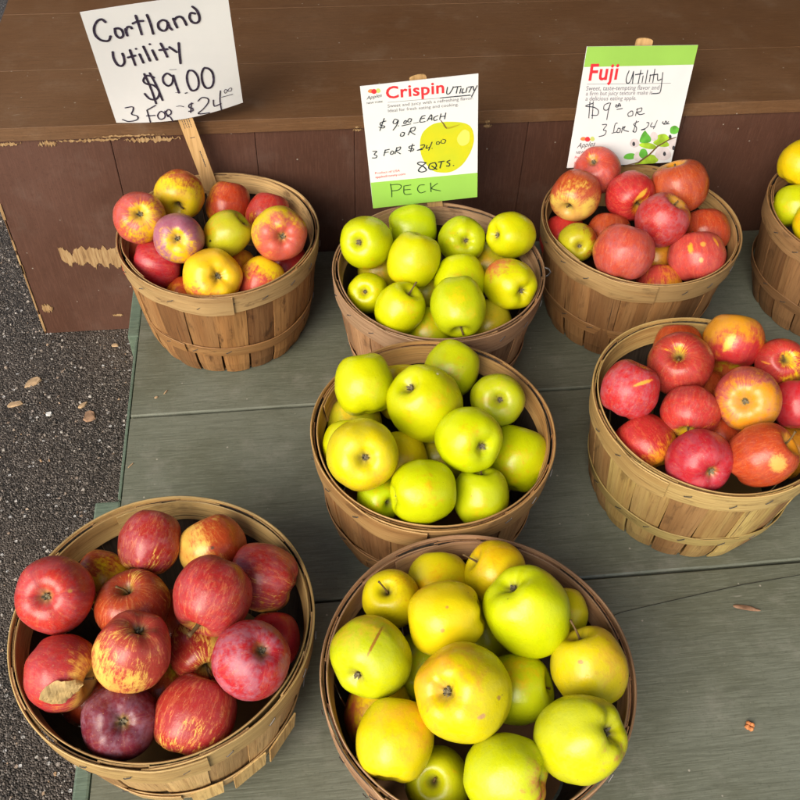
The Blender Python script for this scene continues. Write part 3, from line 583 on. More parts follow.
APPLES = [
  (1, -0.2202, 1.058, 0.1993, 0.0358, 0.86, [-0.191, 0.658, -0.728], [-0.598, 0.786, -0.156], 'Y', 'K', 0.76, 0.3, 0.35, 'c', 'rose pink apple with yellow eye over the left rim of the top left basket'),
  (1, -0.1704, 1.1179, 0.1911, 0.0352, 0.86, [-0.037, -0.999, -0.001], [0.209, 0.734, 0.646], 'Y', 'R', 0.36, 0.25, 0.1, 's', 'yellow apple with a red cap and dark stem hollow beside the wooden sign stake'),
  (1, -0.166, 1.0133, 0.1966, 0.0339, 0.86, [-0.062, 0.797, -0.601], [0.059, 0.998, 0.015], 'Y', 'V', 0.8, 0.15, 0.5, 'c', 'purple pink apple with greenish yellow centre between two big apples, top left basket'),
  (1, -0.2025, 1.0243, 0.1437, 0.034, 0.919, [0.975, -0.12, -0.189], [0.414, -0.513, 0.751], 'R', 'C', 0.9, 0.3, 0.2, 'c', 'dark red apple low against the left wall of the top left basket'),
  (1, -0.1245, 0.9695, 0.161, 0.0402, 0.86, [-0.332, 0.667, -0.667], [-0.48, -0.667, -0.569], 'Y', 'K', 0.22, 0.2, 0.0, 'c', 'big flat yellow apple facing up at the front rim of the top left basket'),
  (1, -0.1051, 1.1352, 0.1591, 0.0322, 0.935, [0.206, 0.682, 0.701], [0.727, -0.666, 0.167], 'O', 'R', 0.56, 0.4, 0.1, 's', 'dull orange red apple against the back wall just right of the wooden stake'),
  (1, -0.1024, 1.0355, 0.1831, 0.0309, 0.97, [0.763, 0.129, 0.634], [-0.938, 0.292, 0.186], 'G', 'O', 0.22, 0.2, 0.0, 's', 'yellow green apple with a stem hollow at its upper right and a small black spot'),
  (1, -0.048, 1.111, 0.1561, 0.0313, 0.912, [0.296, 0.673, 0.678], [0.476, 0.288, 0.831], 'Y', 'C', 0.72, 0.4, 0.2, 's', 'red apple mostly hidden behind the round yellow and pink apple'),
  (1, -0.0318, 1.0225, 0.1891, 0.0375, 0.86, [-0.163, 0.858, -0.487], [0.396, -0.867, -0.304], 'Y', 'K', 0.47, 0.15, 0.2, 'c', 'yellow apple with pink blush round its calyx, right side of the top left basket'),
  (1, -0.0604, 0.9836, 0.1396, 0.0316, 0.97, [0.535, 0.654, 0.535], [-0.361, -0.83, -0.425], 'Y', 'K', 0.52, 0.3, 0.0, 's', 'orange apple with red cheek at lower right rim of the top left basket'),
  (1, -0.1005, 1.0276, 0.1199, 0.034, 0.952, [0.042, 0.735, 0.676], [-0.816, -0.411, 0.407], 'O', 'R', 0.35, 0.1, 0.0, 's', 'small plain orange apple sunk between the big yellow apple and the red cheeked one'),
  (1, -0.1657, 0.9868, 0.1068, 0.034, 0.949, [0.039, 0.755, 0.654], [0.055, 0.672, 0.739], 'O', 'R', 0.35, 0.1, 0.0, 's', 'sliver of an orange apple at the front rim left of the big flat yellow apple'),
  (1, -0.2293, 1.0749, 0.1144, 0.034, 0.949, [0.03, 0.725, 0.688], [0.163, -0.764, 0.624], 'O', 'R', 0.8, 0.1, 0.2, 's', 'shaded red apple beneath the overhanging pink apple'),
  (1, -0.0267, 1.0451, 0.1089, 0.034, 0.97, [0.048, 0.732, 0.68], [0.02, -0.763, 0.646], 'O', 'C', 0.7, 0.1, 0.2, 's', 'shaded brownish apple in the gap below the round yellow and pink apple'),
  (2, 0.0856, 0.9908, 0.1912, 0.0364, 0.9, [0.415, 0.675, -0.61], [0.132, -0.767, -0.628], 'L', 'O', 0.07, 0.0, 0.0, 'c', 'yellow apple with grey calyx hanging over left rim of peck sign basket'),
  (2, 0.1575, 1.0471, 0.1681, 0.0332, 0.97, [0.999, 0.026, 0.03], [0.047, 0.614, 0.788], 'L', 'O', 0.02, 0.0, 0.0, 's', 'green apple directly under the lower edge of the printed peck sign'),
  (2, 0.1451, 0.9468, 0.1932, 0.0354, 0.97, [-0.37, -0.465, -0.804], [-0.565, -0.607, -0.558], 'L', 'O', 0.06, 0.0, 0.0, 's', 'large green apple with faint orange patch at its lower left in peck sign basket'),
  (2, 0.1205, 0.8807, 0.1693, 0.0328, 0.925, [0.45, 0.084, 0.889], [-0.099, -0.727, 0.679], 'L', 'O', 0.02, 0.0, 0.0, 's', 'green apple with long upright stem at front left of the peck sign basket'),
  (2, 0.0831, 0.9337, 0.1511, 0.0277, 0.9, [0.247, 0.656, -0.713], [-0.066, -0.741, 0.668], 'L', 'O', 0.02, 0.0, 0.0, 'c', 'small green apple showing a grey calyx against the left wall, below the yellow overhanging one'),
  (2, 0.2196, 1.0015, 0.1791, 0.0324, 0.9, [-0.067, 0.802, -0.593], [-0.168, -0.765, 0.622], 'l', 'O', 0.02, 0.0, 0.0, 'c', 'green apple with centred calyx at back right of the peck sign basket'),
  (2, 0.2863, 0.989, 0.1934, 0.0318, 0.941, [0.872, 0.347, -0.346], [0.047, 0.619, 0.784], 'L', 'O', 0.04, 0.0, 0.0, 'c', 'bright yellow green apple resting on the right rim with its calyx to the left'),
  (2, 0.2688, 0.905, 0.1798, 0.0334, 0.97, [-0.377, 0.877, -0.296], [-0.368, 0.739, 0.564], 'L', 'K', 0.2, 0.1, 0.0, 'c', 'green apple with coral blush on top, right wall of peck sign basket'),
  (2, 0.2062, 0.9258, 0.1706, 0.035, 0.964, [0.072, 0.74, 0.669], [-0.164, -0.738, 0.655], 'L', 'O', 0.04, 0.0, 0.0, 's', 'plain green apple half covered by the biggest one in the peck sign basket'),
  (2, 0.1917, 0.8559, 0.1883, 0.0357, 0.97, [-0.024, -0.939, -0.344], [-0.161, -0.719, 0.676], 'l', 'O', 0.03, 0.0, 0.0, 's', 'biggest apple, stem hollow turned down, at front rim of the peck sign basket'),
  (2, 0.2406, 0.8851, 0.1248, 0.034, 0.949, [0.079, 0.77, 0.634], [-0.191, -0.701, 0.687], 'G', 'O', 0.09, 0.0, 0.0, 's', 'low yellow green apple in the front right gap, peck sign basket'),
  (2, 0.1601, 0.8843, 0.1196, 0.034, 0.944, [0.073, 0.775, 0.628], [-0.128, -0.706, 0.697], 'l', 'O', 0.06, 0.0, 0.0, 's', 'slice of green apple at front rim between long stemmed and biggest apples'),
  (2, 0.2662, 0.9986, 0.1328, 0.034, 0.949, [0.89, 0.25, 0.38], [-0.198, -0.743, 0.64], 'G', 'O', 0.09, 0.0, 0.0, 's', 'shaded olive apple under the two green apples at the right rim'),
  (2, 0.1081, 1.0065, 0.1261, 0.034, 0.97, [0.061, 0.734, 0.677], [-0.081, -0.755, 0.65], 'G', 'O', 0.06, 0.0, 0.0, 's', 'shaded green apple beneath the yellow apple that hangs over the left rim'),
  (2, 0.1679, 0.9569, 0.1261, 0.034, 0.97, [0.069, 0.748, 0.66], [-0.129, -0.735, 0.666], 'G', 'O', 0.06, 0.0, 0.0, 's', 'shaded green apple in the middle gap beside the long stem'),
  (3, 0.4436, 1.1271, 0.1949, 0.0343, 0.86, [0.47, 0.282, -0.837], [-0.283, -0.958, 0.048], 'O', 'K', 0.78, 0.35, 0.35, 'c', 'dusty coral apple leaning on the lower edge of the sign with the green top band'),
  (3, 0.3984, 1.0764, 0.1886, 0.0362, 0.895, [-0.554, -0.829, -0.082], [0.08, 0.888, 0.452], 'T', 'R', 0.6, 0.3, 0.15, 's', 'russet yellow apple with deep stem hollow at left rim of back right basket'),
  (3, 0.4793, 1.0702, 0.1887, 0.036, 0.822, [0.167, -0.98, 0.109], [-0.898, -0.1, 0.428], 'O', 'C', 0.8, 0.5, 0.1, 's', 'red apple with yellow streak running to its stem, back right basket'),
  (3, 0.5502, 1.0716, 0.2011, 0.0421, 0.828, [-0.262, 0.441, 0.858], [0.085, -0.992, -0.098], 'O', 'R', 0.81, 0.35, 0.15, 's', 'large coral red apple with yellow hollow on top beside the green topped sign'),
  (3, 0.5045, 1.0028, 0.1961, 0.0376, 0.887, [0.383, -0.006, 0.924], [-0.728, -0.566, -0.386], 'O', 'C', 0.78, 0.3, 0.5, 's', 'mauve red centre apple with golden stem hollow in the back right basket'),
  (3, 0.5864, 1.024, 0.1551, 0.0355, 0.863, [-0.063, 0.746, 0.663], [-0.105, -0.93, 0.352], 'O', 'R', 0.73, 0.35, 0.1, 's', 'smooth orange red apple against the right wall of the back right basket'),
  (3, 0.5526, 0.965, 0.1582, 0.0409, 0.803, [0.017, 0.742, 0.671], [-0.398, -0.694, 0.6], 'O', 'K', 0.85, 0.35, 0.2, 's', 'pink red apple with three yellow spots at the front right rim'),
  (3, 0.4393, 0.9545, 0.1815, 0.0424, 0.831, [0.329, 0.62, 0.713], [0.32, -0.401, 0.858], 'O', 'K', 0.78, 0.35, 0.35, 's', 'widest pink red apple at the front rim of the back right basket'),
  (3, 0.3895, 1.0086, 0.1586, 0.028, 0.86, [0.095, 0.905, -0.415], [0.995, -0.102, 0.02], 'G', 'R', 0.25, 0.4, 0.0, 'c', 'small yellow apple with thin red streaks at the lower left rim'),
  (3, 0.445, 1.0327, 0.146, 0.034, 0.954, [0.085, 0.704, 0.705], [-0.316, -0.734, 0.601], 'O', 'R', 0.73, 0.35, 0.1, 's', 'red apple tucked behind the widest pink red apple'),
  (3, 0.5127, 1.0084, 0.1237, 0.034, 0.947, [0.092, 0.717, 0.691], [0.932, -0.307, 0.194], 'O', 'R', 0.2, 0.1, 0.0, 's', 'small golden apple in the gap at the middle of the back right basket'),
  (3, 0.5006, 0.9452, 0.1186, 0.034, 0.97, [0.096, 0.739, 0.666], [-0.672, 0.662, 0.332], 'O', 'K', 0.45, 0.3, 0.0, 's', 'orange apple at the front rim between the widest pink apple and the yellow spotted one'),
  (3, 0.3859, 1.0587, 0.1259, 0.034, 0.97, [0.08, 0.706, 0.703], [-0.271, -0.745, 0.61], 'O', 'C', 0.8, 0.1, 0.0, 's', 'shaded dark apple beside the small streaked yellow one'),
  (4, 0.3734, 0.6974, 0.1891, 0.0344, 0.912, [0.413, 0.479, 0.775], [-0.331, -0.619, 0.713], 'O', 'C', 0.86, 0.35, 0.5, 'c', 'dusty rose apple with an orange streak at the left wall of the middle right basket'),
  (4, 0.4451, 0.7307, 0.1915, 0.039, 0.86, [-0.389, -0.275, 0.879], [-0.335, -0.937, 0.102], 'Y', 'C', 0.8, 0.4, 0.1, 's', 'red apple with deep yellow stem hollow facing up in middle right basket'),
  (4, 0.4674, 0.7848, 0.1611, 0.0315, 0.97, [0.104, 0.78, 0.618], [-0.225, 0.052, 0.973], 'O', 'R', 0.75, 0.35, 0.0, 's', 'orange red apple at back rim of middle right basket behind the hollowed one'),
  (4, 0.5288, 0.7711, 0.1858, 0.0374, 0.809, [0.264, 0.702, 0.662], [0.077, -0.913, -0.4], 'O', 'C', 0.42, 0.2, 0.1, 's', 'bright orange apple with pink lower cheek at back rim of middle right basket'),
  (4, 0.5736, 0.7282, 0.1856, 0.0303, 0.86, [-0.243, -0.532, 0.811], [-0.631, 0.691, 0.353], 'Y', 'C', 0.75, 0.3, 0.1, 's', 'glossy red apple with pale yellow stem hollow cut by the photo edge'),
  (4, 0.44, 0.6655, 0.1767, 0.0346, 0.76, [-0.375, -0.901, -0.217], [-0.073, 0.503, 0.861], 'Y', 'C', 0.8, 0.4, 0.2, 's', 'oval red apple with a yellow base in the middle left of the middle right basket'),
  (4, 0.5044, 0.6647, 0.1961, 0.0381, 0.86, [0.535, 0.593, -0.602], [0.146, 0.909, -0.39], 'O', 'K', 0.62, 0.35, 0.3, 'c', 'large apple with tan centre and rosy edge in middle right basket'),
  (4, 0.5778, 0.6726, 0.1712, 0.0291, 0.97, [0.122, 0.81, 0.574], [-0.478, -0.556, 0.68], 'R', 'C', 0.95, 0.1, 0.2, 's', 'deep crimson apple cut by the photo edge beside the tan centred one'),
  (4, 0.3877, 0.6489, 0.1476, 0.0342, 0.902, [-0.365, 0.867, 0.339], [-0.626, 0.456, 0.632], 'O', 'C', 0.56, 0.35, 0.0, 's', 'red to orange apple at the lower left wall of the middle right basket'),
  (4, 0.4316, 0.6001, 0.1695, 0.0381, 0.76, [-0.129, 0.908, -0.399], [-0.39, -0.542, 0.744], 'R', 'C', 0.9, 0.2, 0.3, 'c', 'speckled red apple with blue grey calyx at front rim of middle right basket'),
  (4, 0.4975, 0.5916, 0.1846, 0.0356, 0.97, [0.654, -0.156, 0.741], [-0.865, -0.26, 0.428], 'O', 'R', 0.7, 0.35, 0.1, 's', 'round red apple with light patch and stem pointing right at front rim'),
  (4, 0.5969, 0.6648, 0.0867, 0.0354, 0.966, [-0.818, 0.4, -0.413], [0.07, 0.782, 0.62], 'O', 'R', 0.1, 0.1, 0.0, 's', 'golden yellow apple behind the round red one at the photo edge'),
  (4, 0.4843, 0.6585, 0.1319, 0.034, 0.954, [0.117, 0.834, 0.539], [-0.408, -0.555, 0.725], 'O', 'R', 0.7, 0.35, 0.0, 's', 'shaded reddish apple in the gap above the speckled one'),
  (4, 0.4837, 0.7229, 0.1368, 0.034, 0.97, [0.111, 0.809, 0.577], [-0.396, -0.592, 0.701], 'O', 'R', 0.7, 0.35, 0.0, 's', 'shaded orange apple under the large tan centred one'),
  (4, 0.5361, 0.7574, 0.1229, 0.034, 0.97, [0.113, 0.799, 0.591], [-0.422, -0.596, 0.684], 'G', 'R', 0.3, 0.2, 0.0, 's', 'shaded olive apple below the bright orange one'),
  (5, 0.0603, 0.7288, 0.1937, 0.0349, 0.97, [-0.103, 0.813, 0.573], [-0.056, -0.673, 0.738], 'L', 'O', 0.02, 0.0, 0.0, 's', 'smooth plain green apple at the upper left rim of the middle basket'),
  (5, 0.1284, 0.6955, 0.1898, 0.0431, 0.951, [0.527, -0.005, -0.85], [-0.12, -0.65, 0.75], 'L', 'O', 0.04, 0.0, 0.0, 'c', 'largest green apple, calyx at its upper left, centre of the middle basket'),
  (5, 0.1706, 0.7614, 0.1761, 0.0335, 0.948, [0.561, 0.629, 0.539], [-0.151, -0.674, 0.723], 'l', 'O', 0.02, 0.0, 0.0, 's', 'smooth green apple at the very back rim of the middle basket'),
  (5, 0.2177, 0.7085, 0.1731, 0.0321, 0.9, [0.095, 0.64, -0.763], [-0.197, -0.641, 0.742], 'l', 'O', 0.03, 0.0, 0.1, 'c', 'green apple with brown calyx and brown bruise at back right of middle basket'),
  (5, 0.1675, 0.6301, 0.2006, 0.0371, 0.823, [-0.418, 0.789, -0.45], [-0.163, -0.614, 0.772], 'L', 'O', 0.04, 0.0, 0.0, 'c', 'yellow green apple with dark calyx at its lower right in centre of middle basket'),
  (5, 0.2333, 0.6528, 0.1308, 0.0397, 0.887, [0.422, 0.741, 0.523], [-0.211, -0.59, 0.779], 'L', 'O', 0.05, 0.0, 0.0, 's', 'yellow green apple without visible ends at the right wall of the middle basket'),
  (5, 0.1787, 0.587, 0.1525, 0.0315, 0.969, [0.038, 0.513, 0.857], [-0.187, -0.867, 0.462], 'l', 'O', 0.05, 0.0, 0.0, 's', 'green apple with stem on top at front right rim of middle basket'),
  (5, 0.1116, 0.5808, 0.178, 0.0353, 0.954, [0.986, 0.156, -0.054], [-0.111, -0.577, 0.809], 'L', 'O', 0.02, 0.0, 0.0, 'c', 'glossy green apple with calyx on its left at front rim of middle basket'),
  (5, 0.0494, 0.6191, 0.2009, 0.0394, 0.9, [-0.035, 0.7, -0.713], [0.368, -0.836, -0.407], 'Q', 'O', 0.18, 0.1, 0.1, 'c', 'big yellow apple with brown calyx on orange blush at left of middle basket'),
  (5, 0.0358, 0.6671, 0.1578, 0.029, 0.962, [0.073, 0.847, 0.527], [-0.034, -0.624, 0.781], 'L', 'O', 0.02, 0.0, 0.0, 's', 'green apple mostly hidden behind the big yellow one with the orange blush'),
  (5, 0.0678, 0.6007, 0.1428, 0.0261, 0.9, [0.393, -0.757, 0.522], [-0.065, -0.576, 0.815], 'l', 'O', 0.02, 0.0, 0.0, 's', 'green apple with a shaded stem hollow low at the front left of the middle basket'),
  (5, 0.0948, 0.6518, 0.1404, 0.034, 0.97, [0.081, 0.855, 0.512], [-0.088, -0.605, 0.791], 'Q', 'O', 0.12, 0.0, 0.0, 's', 'shaded yellow apple in the gap at the centre of the middle basket'),
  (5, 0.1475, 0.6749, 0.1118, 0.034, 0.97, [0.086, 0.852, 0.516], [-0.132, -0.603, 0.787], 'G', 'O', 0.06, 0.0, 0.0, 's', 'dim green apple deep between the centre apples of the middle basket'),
  (5, 0.1113, 0.7594, 0.1411, 0.034, 0.97, [0.075, 0.814, 0.576], [-0.097, -0.662, 0.743], 'Q', 'O', 0.18, 0.0, 0.0, 's', 'amber apple peeping out behind the largest green one of the middle basket'),
  (5, 0.0483, 0.7193, 0.1308, 0.034, 0.97, [0.072, 0.835, 0.546], [-0.043, -0.64, 0.767], 'G', 'O', 0.12, 0.0, 0.0, 's', 'shaded olive apple beneath the smooth plain one at the upper left'),
  (6, -0.2568, 0.4775, 0.1991, 0.0369, 0.86, [0.036, 0.543, -0.839], [-0.18, -0.977, 0.118], 'T', 'C', 0.84, 0.4, 0.3, 'c', 'purplish red apple with a star calyx overhanging the left rim of the front left basket'),
  (6, -0.2265, 0.5194, 0.1561, 0.0267, 0.964, [-0.821, 0.446, 0.355], [-0.578, 0.614, 0.538], 'Y', 'R', 0.4, 0.3, 0.0, 's', 'orange and red apple behind the overhanging purplish red one'),
  (6, -0.1754, 0.5408, 0.1811, 0.0319, 0.939, [0.306, 0.876, 0.372], [0.282, 0.619, 0.733], 'T', 'C', 0.8, 0.9, 0.3, 's', 'tall pink striped apple at the back rim of the front left basket'),
  (6, -0.1143, 0.5386, 0.1681, 0.0353, 0.791, [-0.438, 0.788, 0.432], [0.971, 0.204, 0.125], 'T', 'R', 0.5, 0.3, 0.0, 's', 'apple half yellow and half orange red at the back of the front left basket'),
  (6, -0.0634, 0.4954, 0.1703, 0.0339, 0.944, [-0.908, 0.386, 0.163], [0.327, 0.678, 0.659], 'T', 'C', 0.75, 0.6, 0.3, 's', 'crimson apple striped with yellow at the right wall of the front left basket'),
  (6, -0.1079, 0.4585, 0.2044, 0.0377, 0.874, [-0.398, -0.899, -0.185], [0.384, 0.162, 0.909], 'T', 'C', 0.88, 0.6, 0.2, 's', 'large crimson apple with thick stem turned down in the front left basket'),
  (6, -0.1886, 0.472, 0.1756, 0.0364, 0.76, [-0.081, 0.228, 0.97], [-0.461, -0.64, 0.615], 'T', 'R', 0.72, 0.8, 0.1, 's', 'orange apple with fine red stripes in the centre of the front left basket'),
  (6, -0.1794, 0.4105, 0.199, 0.035, 0.97, [-0.34, -0.258, -0.904], [0.678, 0.704, 0.211], 'T', 'K', 0.66, 0.7, 0.0, 'c', 'peach pink striped apple, calyx at its top, middle of the front left basket'),
  (6, -0.2485, 0.41, 0.1713, 0.0356, 0.803, [0.923, -0.385, 0.016], [-0.895, 0.101, 0.434], 'T', 'C', 0.64, 0.35, 0.2, 's', 'red apple with a yellow shoulder and a dry leaf on it, at the left wall'),
  (6, -0.1958, 0.3664, 0.1521, 0.0352, 0.86, [-0.276, 0.408, -0.87], [0.16, -0.705, 0.691], 'P', 'P', 0.97, 0.2, 0.6, 'c', 'very dark purple glossy apple at the front rim of the front left basket'),
  (6, -0.1275, 0.3669, 0.1502, 0.0372, 0.917, [0.437, 0.799, 0.413], [0.108, 0.862, 0.496], 'T', 'C', 0.8, 0.8, 0.1, 'c', 'bright red apple with pale lower side at front rim of front left basket'),
  (6, -0.0724, 0.3931, 0.1963, 0.0359, 0.86, [-0.456, 0.113, -0.883], [0.177, -0.646, 0.743], 'R', 'C', 0.88, 0.4, 0.8, 'c', 'mauve red apple with whitish bloom patches at the right rim of the front left basket'),
  (6, -0.1251, 0.4309, 0.1494, 0.03, 0.936, [0.285, -0.907, 0.31], [-0.837, -0.541, 0.083], 'T', 'C', 0.5, 0.95, 0.0, 's', 'yellow apple striped with red under the stem of the large crimson one'),
  (6, -0.0548, 0.4372, 0.1478, 0.0267, 0.97, [0.079, 0.935, 0.345], [0.058, -0.459, 0.887], 'R', 'C', 0.95, 0.1, 0.1, 's', 'dark red apple half hidden at the right wall under the mauve one'),
  (6, -0.1531, 0.4854, 0.1111, 0.034, 0.97, [0.066, 0.93, 0.363], [0.15, -0.477, 0.866], 'O', 'R', 0.8, 0.3, 0.0, 's', 'shaded red apple deep between the orange striped and the large crimson one'),
  (6, -0.2318, 0.419, 0.1098, 0.034, 0.97, [0.062, 0.952, 0.3], [0.231, -0.417, 0.879], 'O', 'R', 0.6, 0.3, 0.0, 's', 'shaded brownish apple beside the dry leaf'),
  (6, -0.1678, 0.4105, 0.1104, 0.034, 0.915, [0.069, 0.952, 0.297], [0.17, -0.416, 0.893], 'G', 'R', 0.3, 0.3, 0.0, 's', 'shaded greenish apple below the peach striped one'),
  (7, 0.0639, 0.4562, 0.1736, 0.0292, 0.9, [-0.222, -0.11, 0.969], [0.775, 0.339, 0.534], 'Q', 'O', 0.21, 0.25, 0.0, 's', 'small golden apple with an upright stem at the upper left of the nearest basket'),
  (7, 0.0382, 0.3912, 0.1851, 0.0395, 0.76, [0.555, 0.777, -0.297], [-0.202, 0.885, 0.419], 'q', 'O', 0.18, 0.0, 0.1, 'c', 'tall yellow green apple with brown scar line at left wall of nearest basket'),
  (7, 0.1119, 0.4193, 0.194, 0.0355, 0.97, [-0.967, 0.033, -0.254], [-0.203, 0.878, 0.433], 'Q', 'O', 0.09, 0.0, 0.0, 's', 'bumpy yellow apple near the back left of the nearest basket'),
  (7, 0.1704, 0.4744, 0.1794, 0.0325, 0.764, [-0.819, 0.341, 0.461], [-0.042, 0.385, 0.922], 'Q', 'O', 0.24, 0.1, 0.0, 's', 'golden apple with its stem pointing left at the back rim of the nearest basket'),
  (7, 0.1905, 0.4135, 0.203, 0.0402, 0.935, [0.476, -0.431, -0.766], [-0.209, -0.454, 0.866], 'L', 'O', 0.01, 0.0, 0.0, 'c', 'bright lime green apple with a brown calyx at the top of the nearest basket'),
  (7, 0.2345, 0.4323, 0.1612, 0.0258, 0.891, [0.112, 0.921, 0.372], [-0.243, -0.448, 0.861], 'Q', 'O', 0.06, 0.0, 0.0, 's', 'yellow apple mostly hidden between the lime green apple and the right wall'),
  (7, 0.2405, 0.3618, 0.1839, 0.036, 0.943, [-0.257, 0.679, 0.688], [0.904, 0.01, 0.428], 'Q', 'O', 0.24, 0.1, 0.1, 's', 'golden apple with a curled stem at the right wall of the nearest basket'),
  (7, 0.1166, 0.3396, 0.2051, 0.0433, 0.9, [0.557, 0.271, -0.785], [-0.679, 0.224, 0.699], 'Q', 'O', 0.24, 0.05, 0.1, 'c', 'biggest yellow apple in the centre of the nearest basket with a deep star calyx'),
  (7, 0.1736, 0.3575, 0.1607, 0.0329, 0.97, [0.907, -0.144, 0.397], [-0.07, 0.368, 0.927], 'q', 'O', 0.12, 0.0, 0.0, 's', 'yellow green apple behind the biggest one, its hollow turned to the right'),
  (7, 0.0539, 0.3184, 0.1673, 0.0355, 0.953, [0.27, 0.93, 0.249], [0.325, -0.028, 0.945], 'Q', 'O', 0.18, 0.0, 0.1, 's', 'lumpy golden yellow apple at the lower left rim of the nearest basket'),
  (7, 0.0909, 0.2934, 0.1224, 0.0313, 0.9, [-0.262, -0.323, 0.909], [-0.098, -0.318, 0.943], 'l', 'O', 0.05, 0.0, 0.0, 's', 'green apple with a dark stem hollow at the bottom edge of the photo'),
  (7, 0.1447, 0.2742, 0.1791, 0.0342, 0.97, [-0.886, 0.302, -0.351], [0.793, -0.606, -0.063], 'q', 'K', 0.18, 0.1, 0.1, 'c', 'yellow green apple with pinkish calyx side at bottom centre of the photo'),
  (7, 0.21, 0.2904, 0.2018, 0.037, 0.97, [-0.623, 0.184, -0.76], [0.929, -0.351, 0.118], 'q', 'K', 0.12, 0.1, 0.1, 'c', 'large smooth olive yellow apple with its calyx to the right at the lower right rim'),
  (7, 0.0444, 0.3641, 0.1196, 0.034, 0.97, [0.096, 0.957, 0.275], [-0.995, 0.102, -0.008], 'Q', 'R', 0.3, 0.1, 0.2, 's', 'shaded brownish yellow apple beneath the scarred one at the left'),
  (7, 0.0943, 0.4041, 0.1273, 0.034, 0.962, [0.099, 0.943, 0.319], [-0.098, -0.421, 0.902], 'l', 'O', 0.05, 0.0, 0.0, 's', 'shaded green apple in the gap left of the biggest one'),
  (7, 0.1169, 0.4779, 0.1536, 0.034, 0.97, [0.096, 0.913, 0.396], [-0.12, -0.491, 0.863], 'Q', 'O', 0.12, 0.0, 0.0, 's', 'sliver of a yellow apple near the back wall between the two stemmed golden ones'),
  (7, 0.1559, 0.4344, 0.1263, 0.034, 0.97, [0.104, 0.931, 0.35], [-0.159, -0.443, 0.883], 'l', 'O', 0.06, 0.0, 0.0, 's', 'shaded green apple under the lime green one'),
  (8, 0.7598, 1.1145, 0.2007, 0.0366, 0.863, [0.526, 0.357, 0.772], [-0.486, -0.713, 0.506], 'Q', 'O', 0.07, 0.0, 0.0, 's', 'bright yellow apple on top of the basket at the right edge of the photo'),
  (8, 0.7434, 1.0703, 0.1569, 0.0338, 0.873, [0.101, 0.674, 0.732], [-0.48, -0.691, 0.54], 'q', 'O', 0.03, 0.0, 0.0, 's', 'yellow green apple under the top yellow one in the basket at the right edge'),
  (8, 0.7437, 1.0138, 0.1682, 0.0286, 0.903, [0.105, 0.686, 0.72], [-0.495, -0.674, 0.548], 'Q', 'O', 0.24, 0.0, 0.0, 's', 'orange yellow apple lowest in the basket at the right edge'),
]

# scars, spots and streaks that belong to single apples: (direction right, up, towards camera), half sizes, tilt, colour
MARKS = {
 'pink red apple with three yellow spots': [((-.22, .30, 1), .085, .19, 8, (.80, .38, .03, 1)), ((.20, .42, .9), .09, .09, 0, (.74, .34, .06, 1)), ((.16, -.12, 1), .07, .08, 0, (.76, .36, .12, 1)), ((.62, .50, .6), .06, .2, 30, (.78, .32, .03, 1))],
 'dusty rose apple with an orange streak': [((.42, .22, .85), .33, .06, 18, (.80, .34, .04, 1))],
 'tall yellow green apple with brown scar': [((.10, .38, .9), .035, .44, -28, (.32, .12, .02, 1))],
 'green apple with brown calyx and brown bruise': [((-.32, -.72, .6), .19, .17, 0, (.20, .12, .035, 1))],
 'yellow green apple with brown calyx': [],
 'glossy red apple with pale yellow': [((-.55, .0, .8), .22, .04, -20, (.75, .26, .04, 1))],
 'yellow green apple with the small black': [],
 'yellow green apple with a stem hollow at its upper right and a small black spot': [((-.72, -.30, .6), .06, .06, 0, (.02, .015, .01, 1))],
 'largest green apple, calyx': [((.62, -.32, .7), .055, .055, 0, (.12, .05, .015, 1)), ((.3, .72, .6), .03, .03, 0, (.8, .78, .5, 1))],
 'biggest yellow apple in the centre': [((.70, -.10, .7), .06, .05, 0, (.36, .20, .05, 1)), ((.32, -.42, .8), .09, .05, 15, (.50, .27, .12, 1))],
 'golden apple with a curled stem': [((-.20, .12, 1), .07, .05, 0, (.55, .20, .04, 1))],
 'bumpy yellow apple': [((-.08, -.30, .95), .06, .06, 0, (.52, .24, .04, 1)), ((.05, .28, .95), .04, .04, 0, (.50, .26, .04, 1))],
 'bright orange apple with pink': [((-.15, -.1, 1), .30, .12, 60, (.85, .50, .06, 1))],
 'purplish red apple with a star calyx': [((.32, .08, .9), .055, .045, 0, (.50, .22, .06, 1))],
 'apple half yellow and half': [((.02, -.05, 1), .05, .05, 0, (.10, .05, .02, 1))],
 'red apple with yellow streak running': [((.42, .02, .9), .10, .34, -38, (.80, .42, .05, 1))],
 'round red apple with light patch': [((.45, -.28, .85), .24, .28, 0, (.72, .36, .08, 1))],
 'orange apple with red cheek': [],
}
cam_loc = Vector((0, 0, .99251771))
FX = {'mauve red apple with whitish': dict(bloom=.9)}
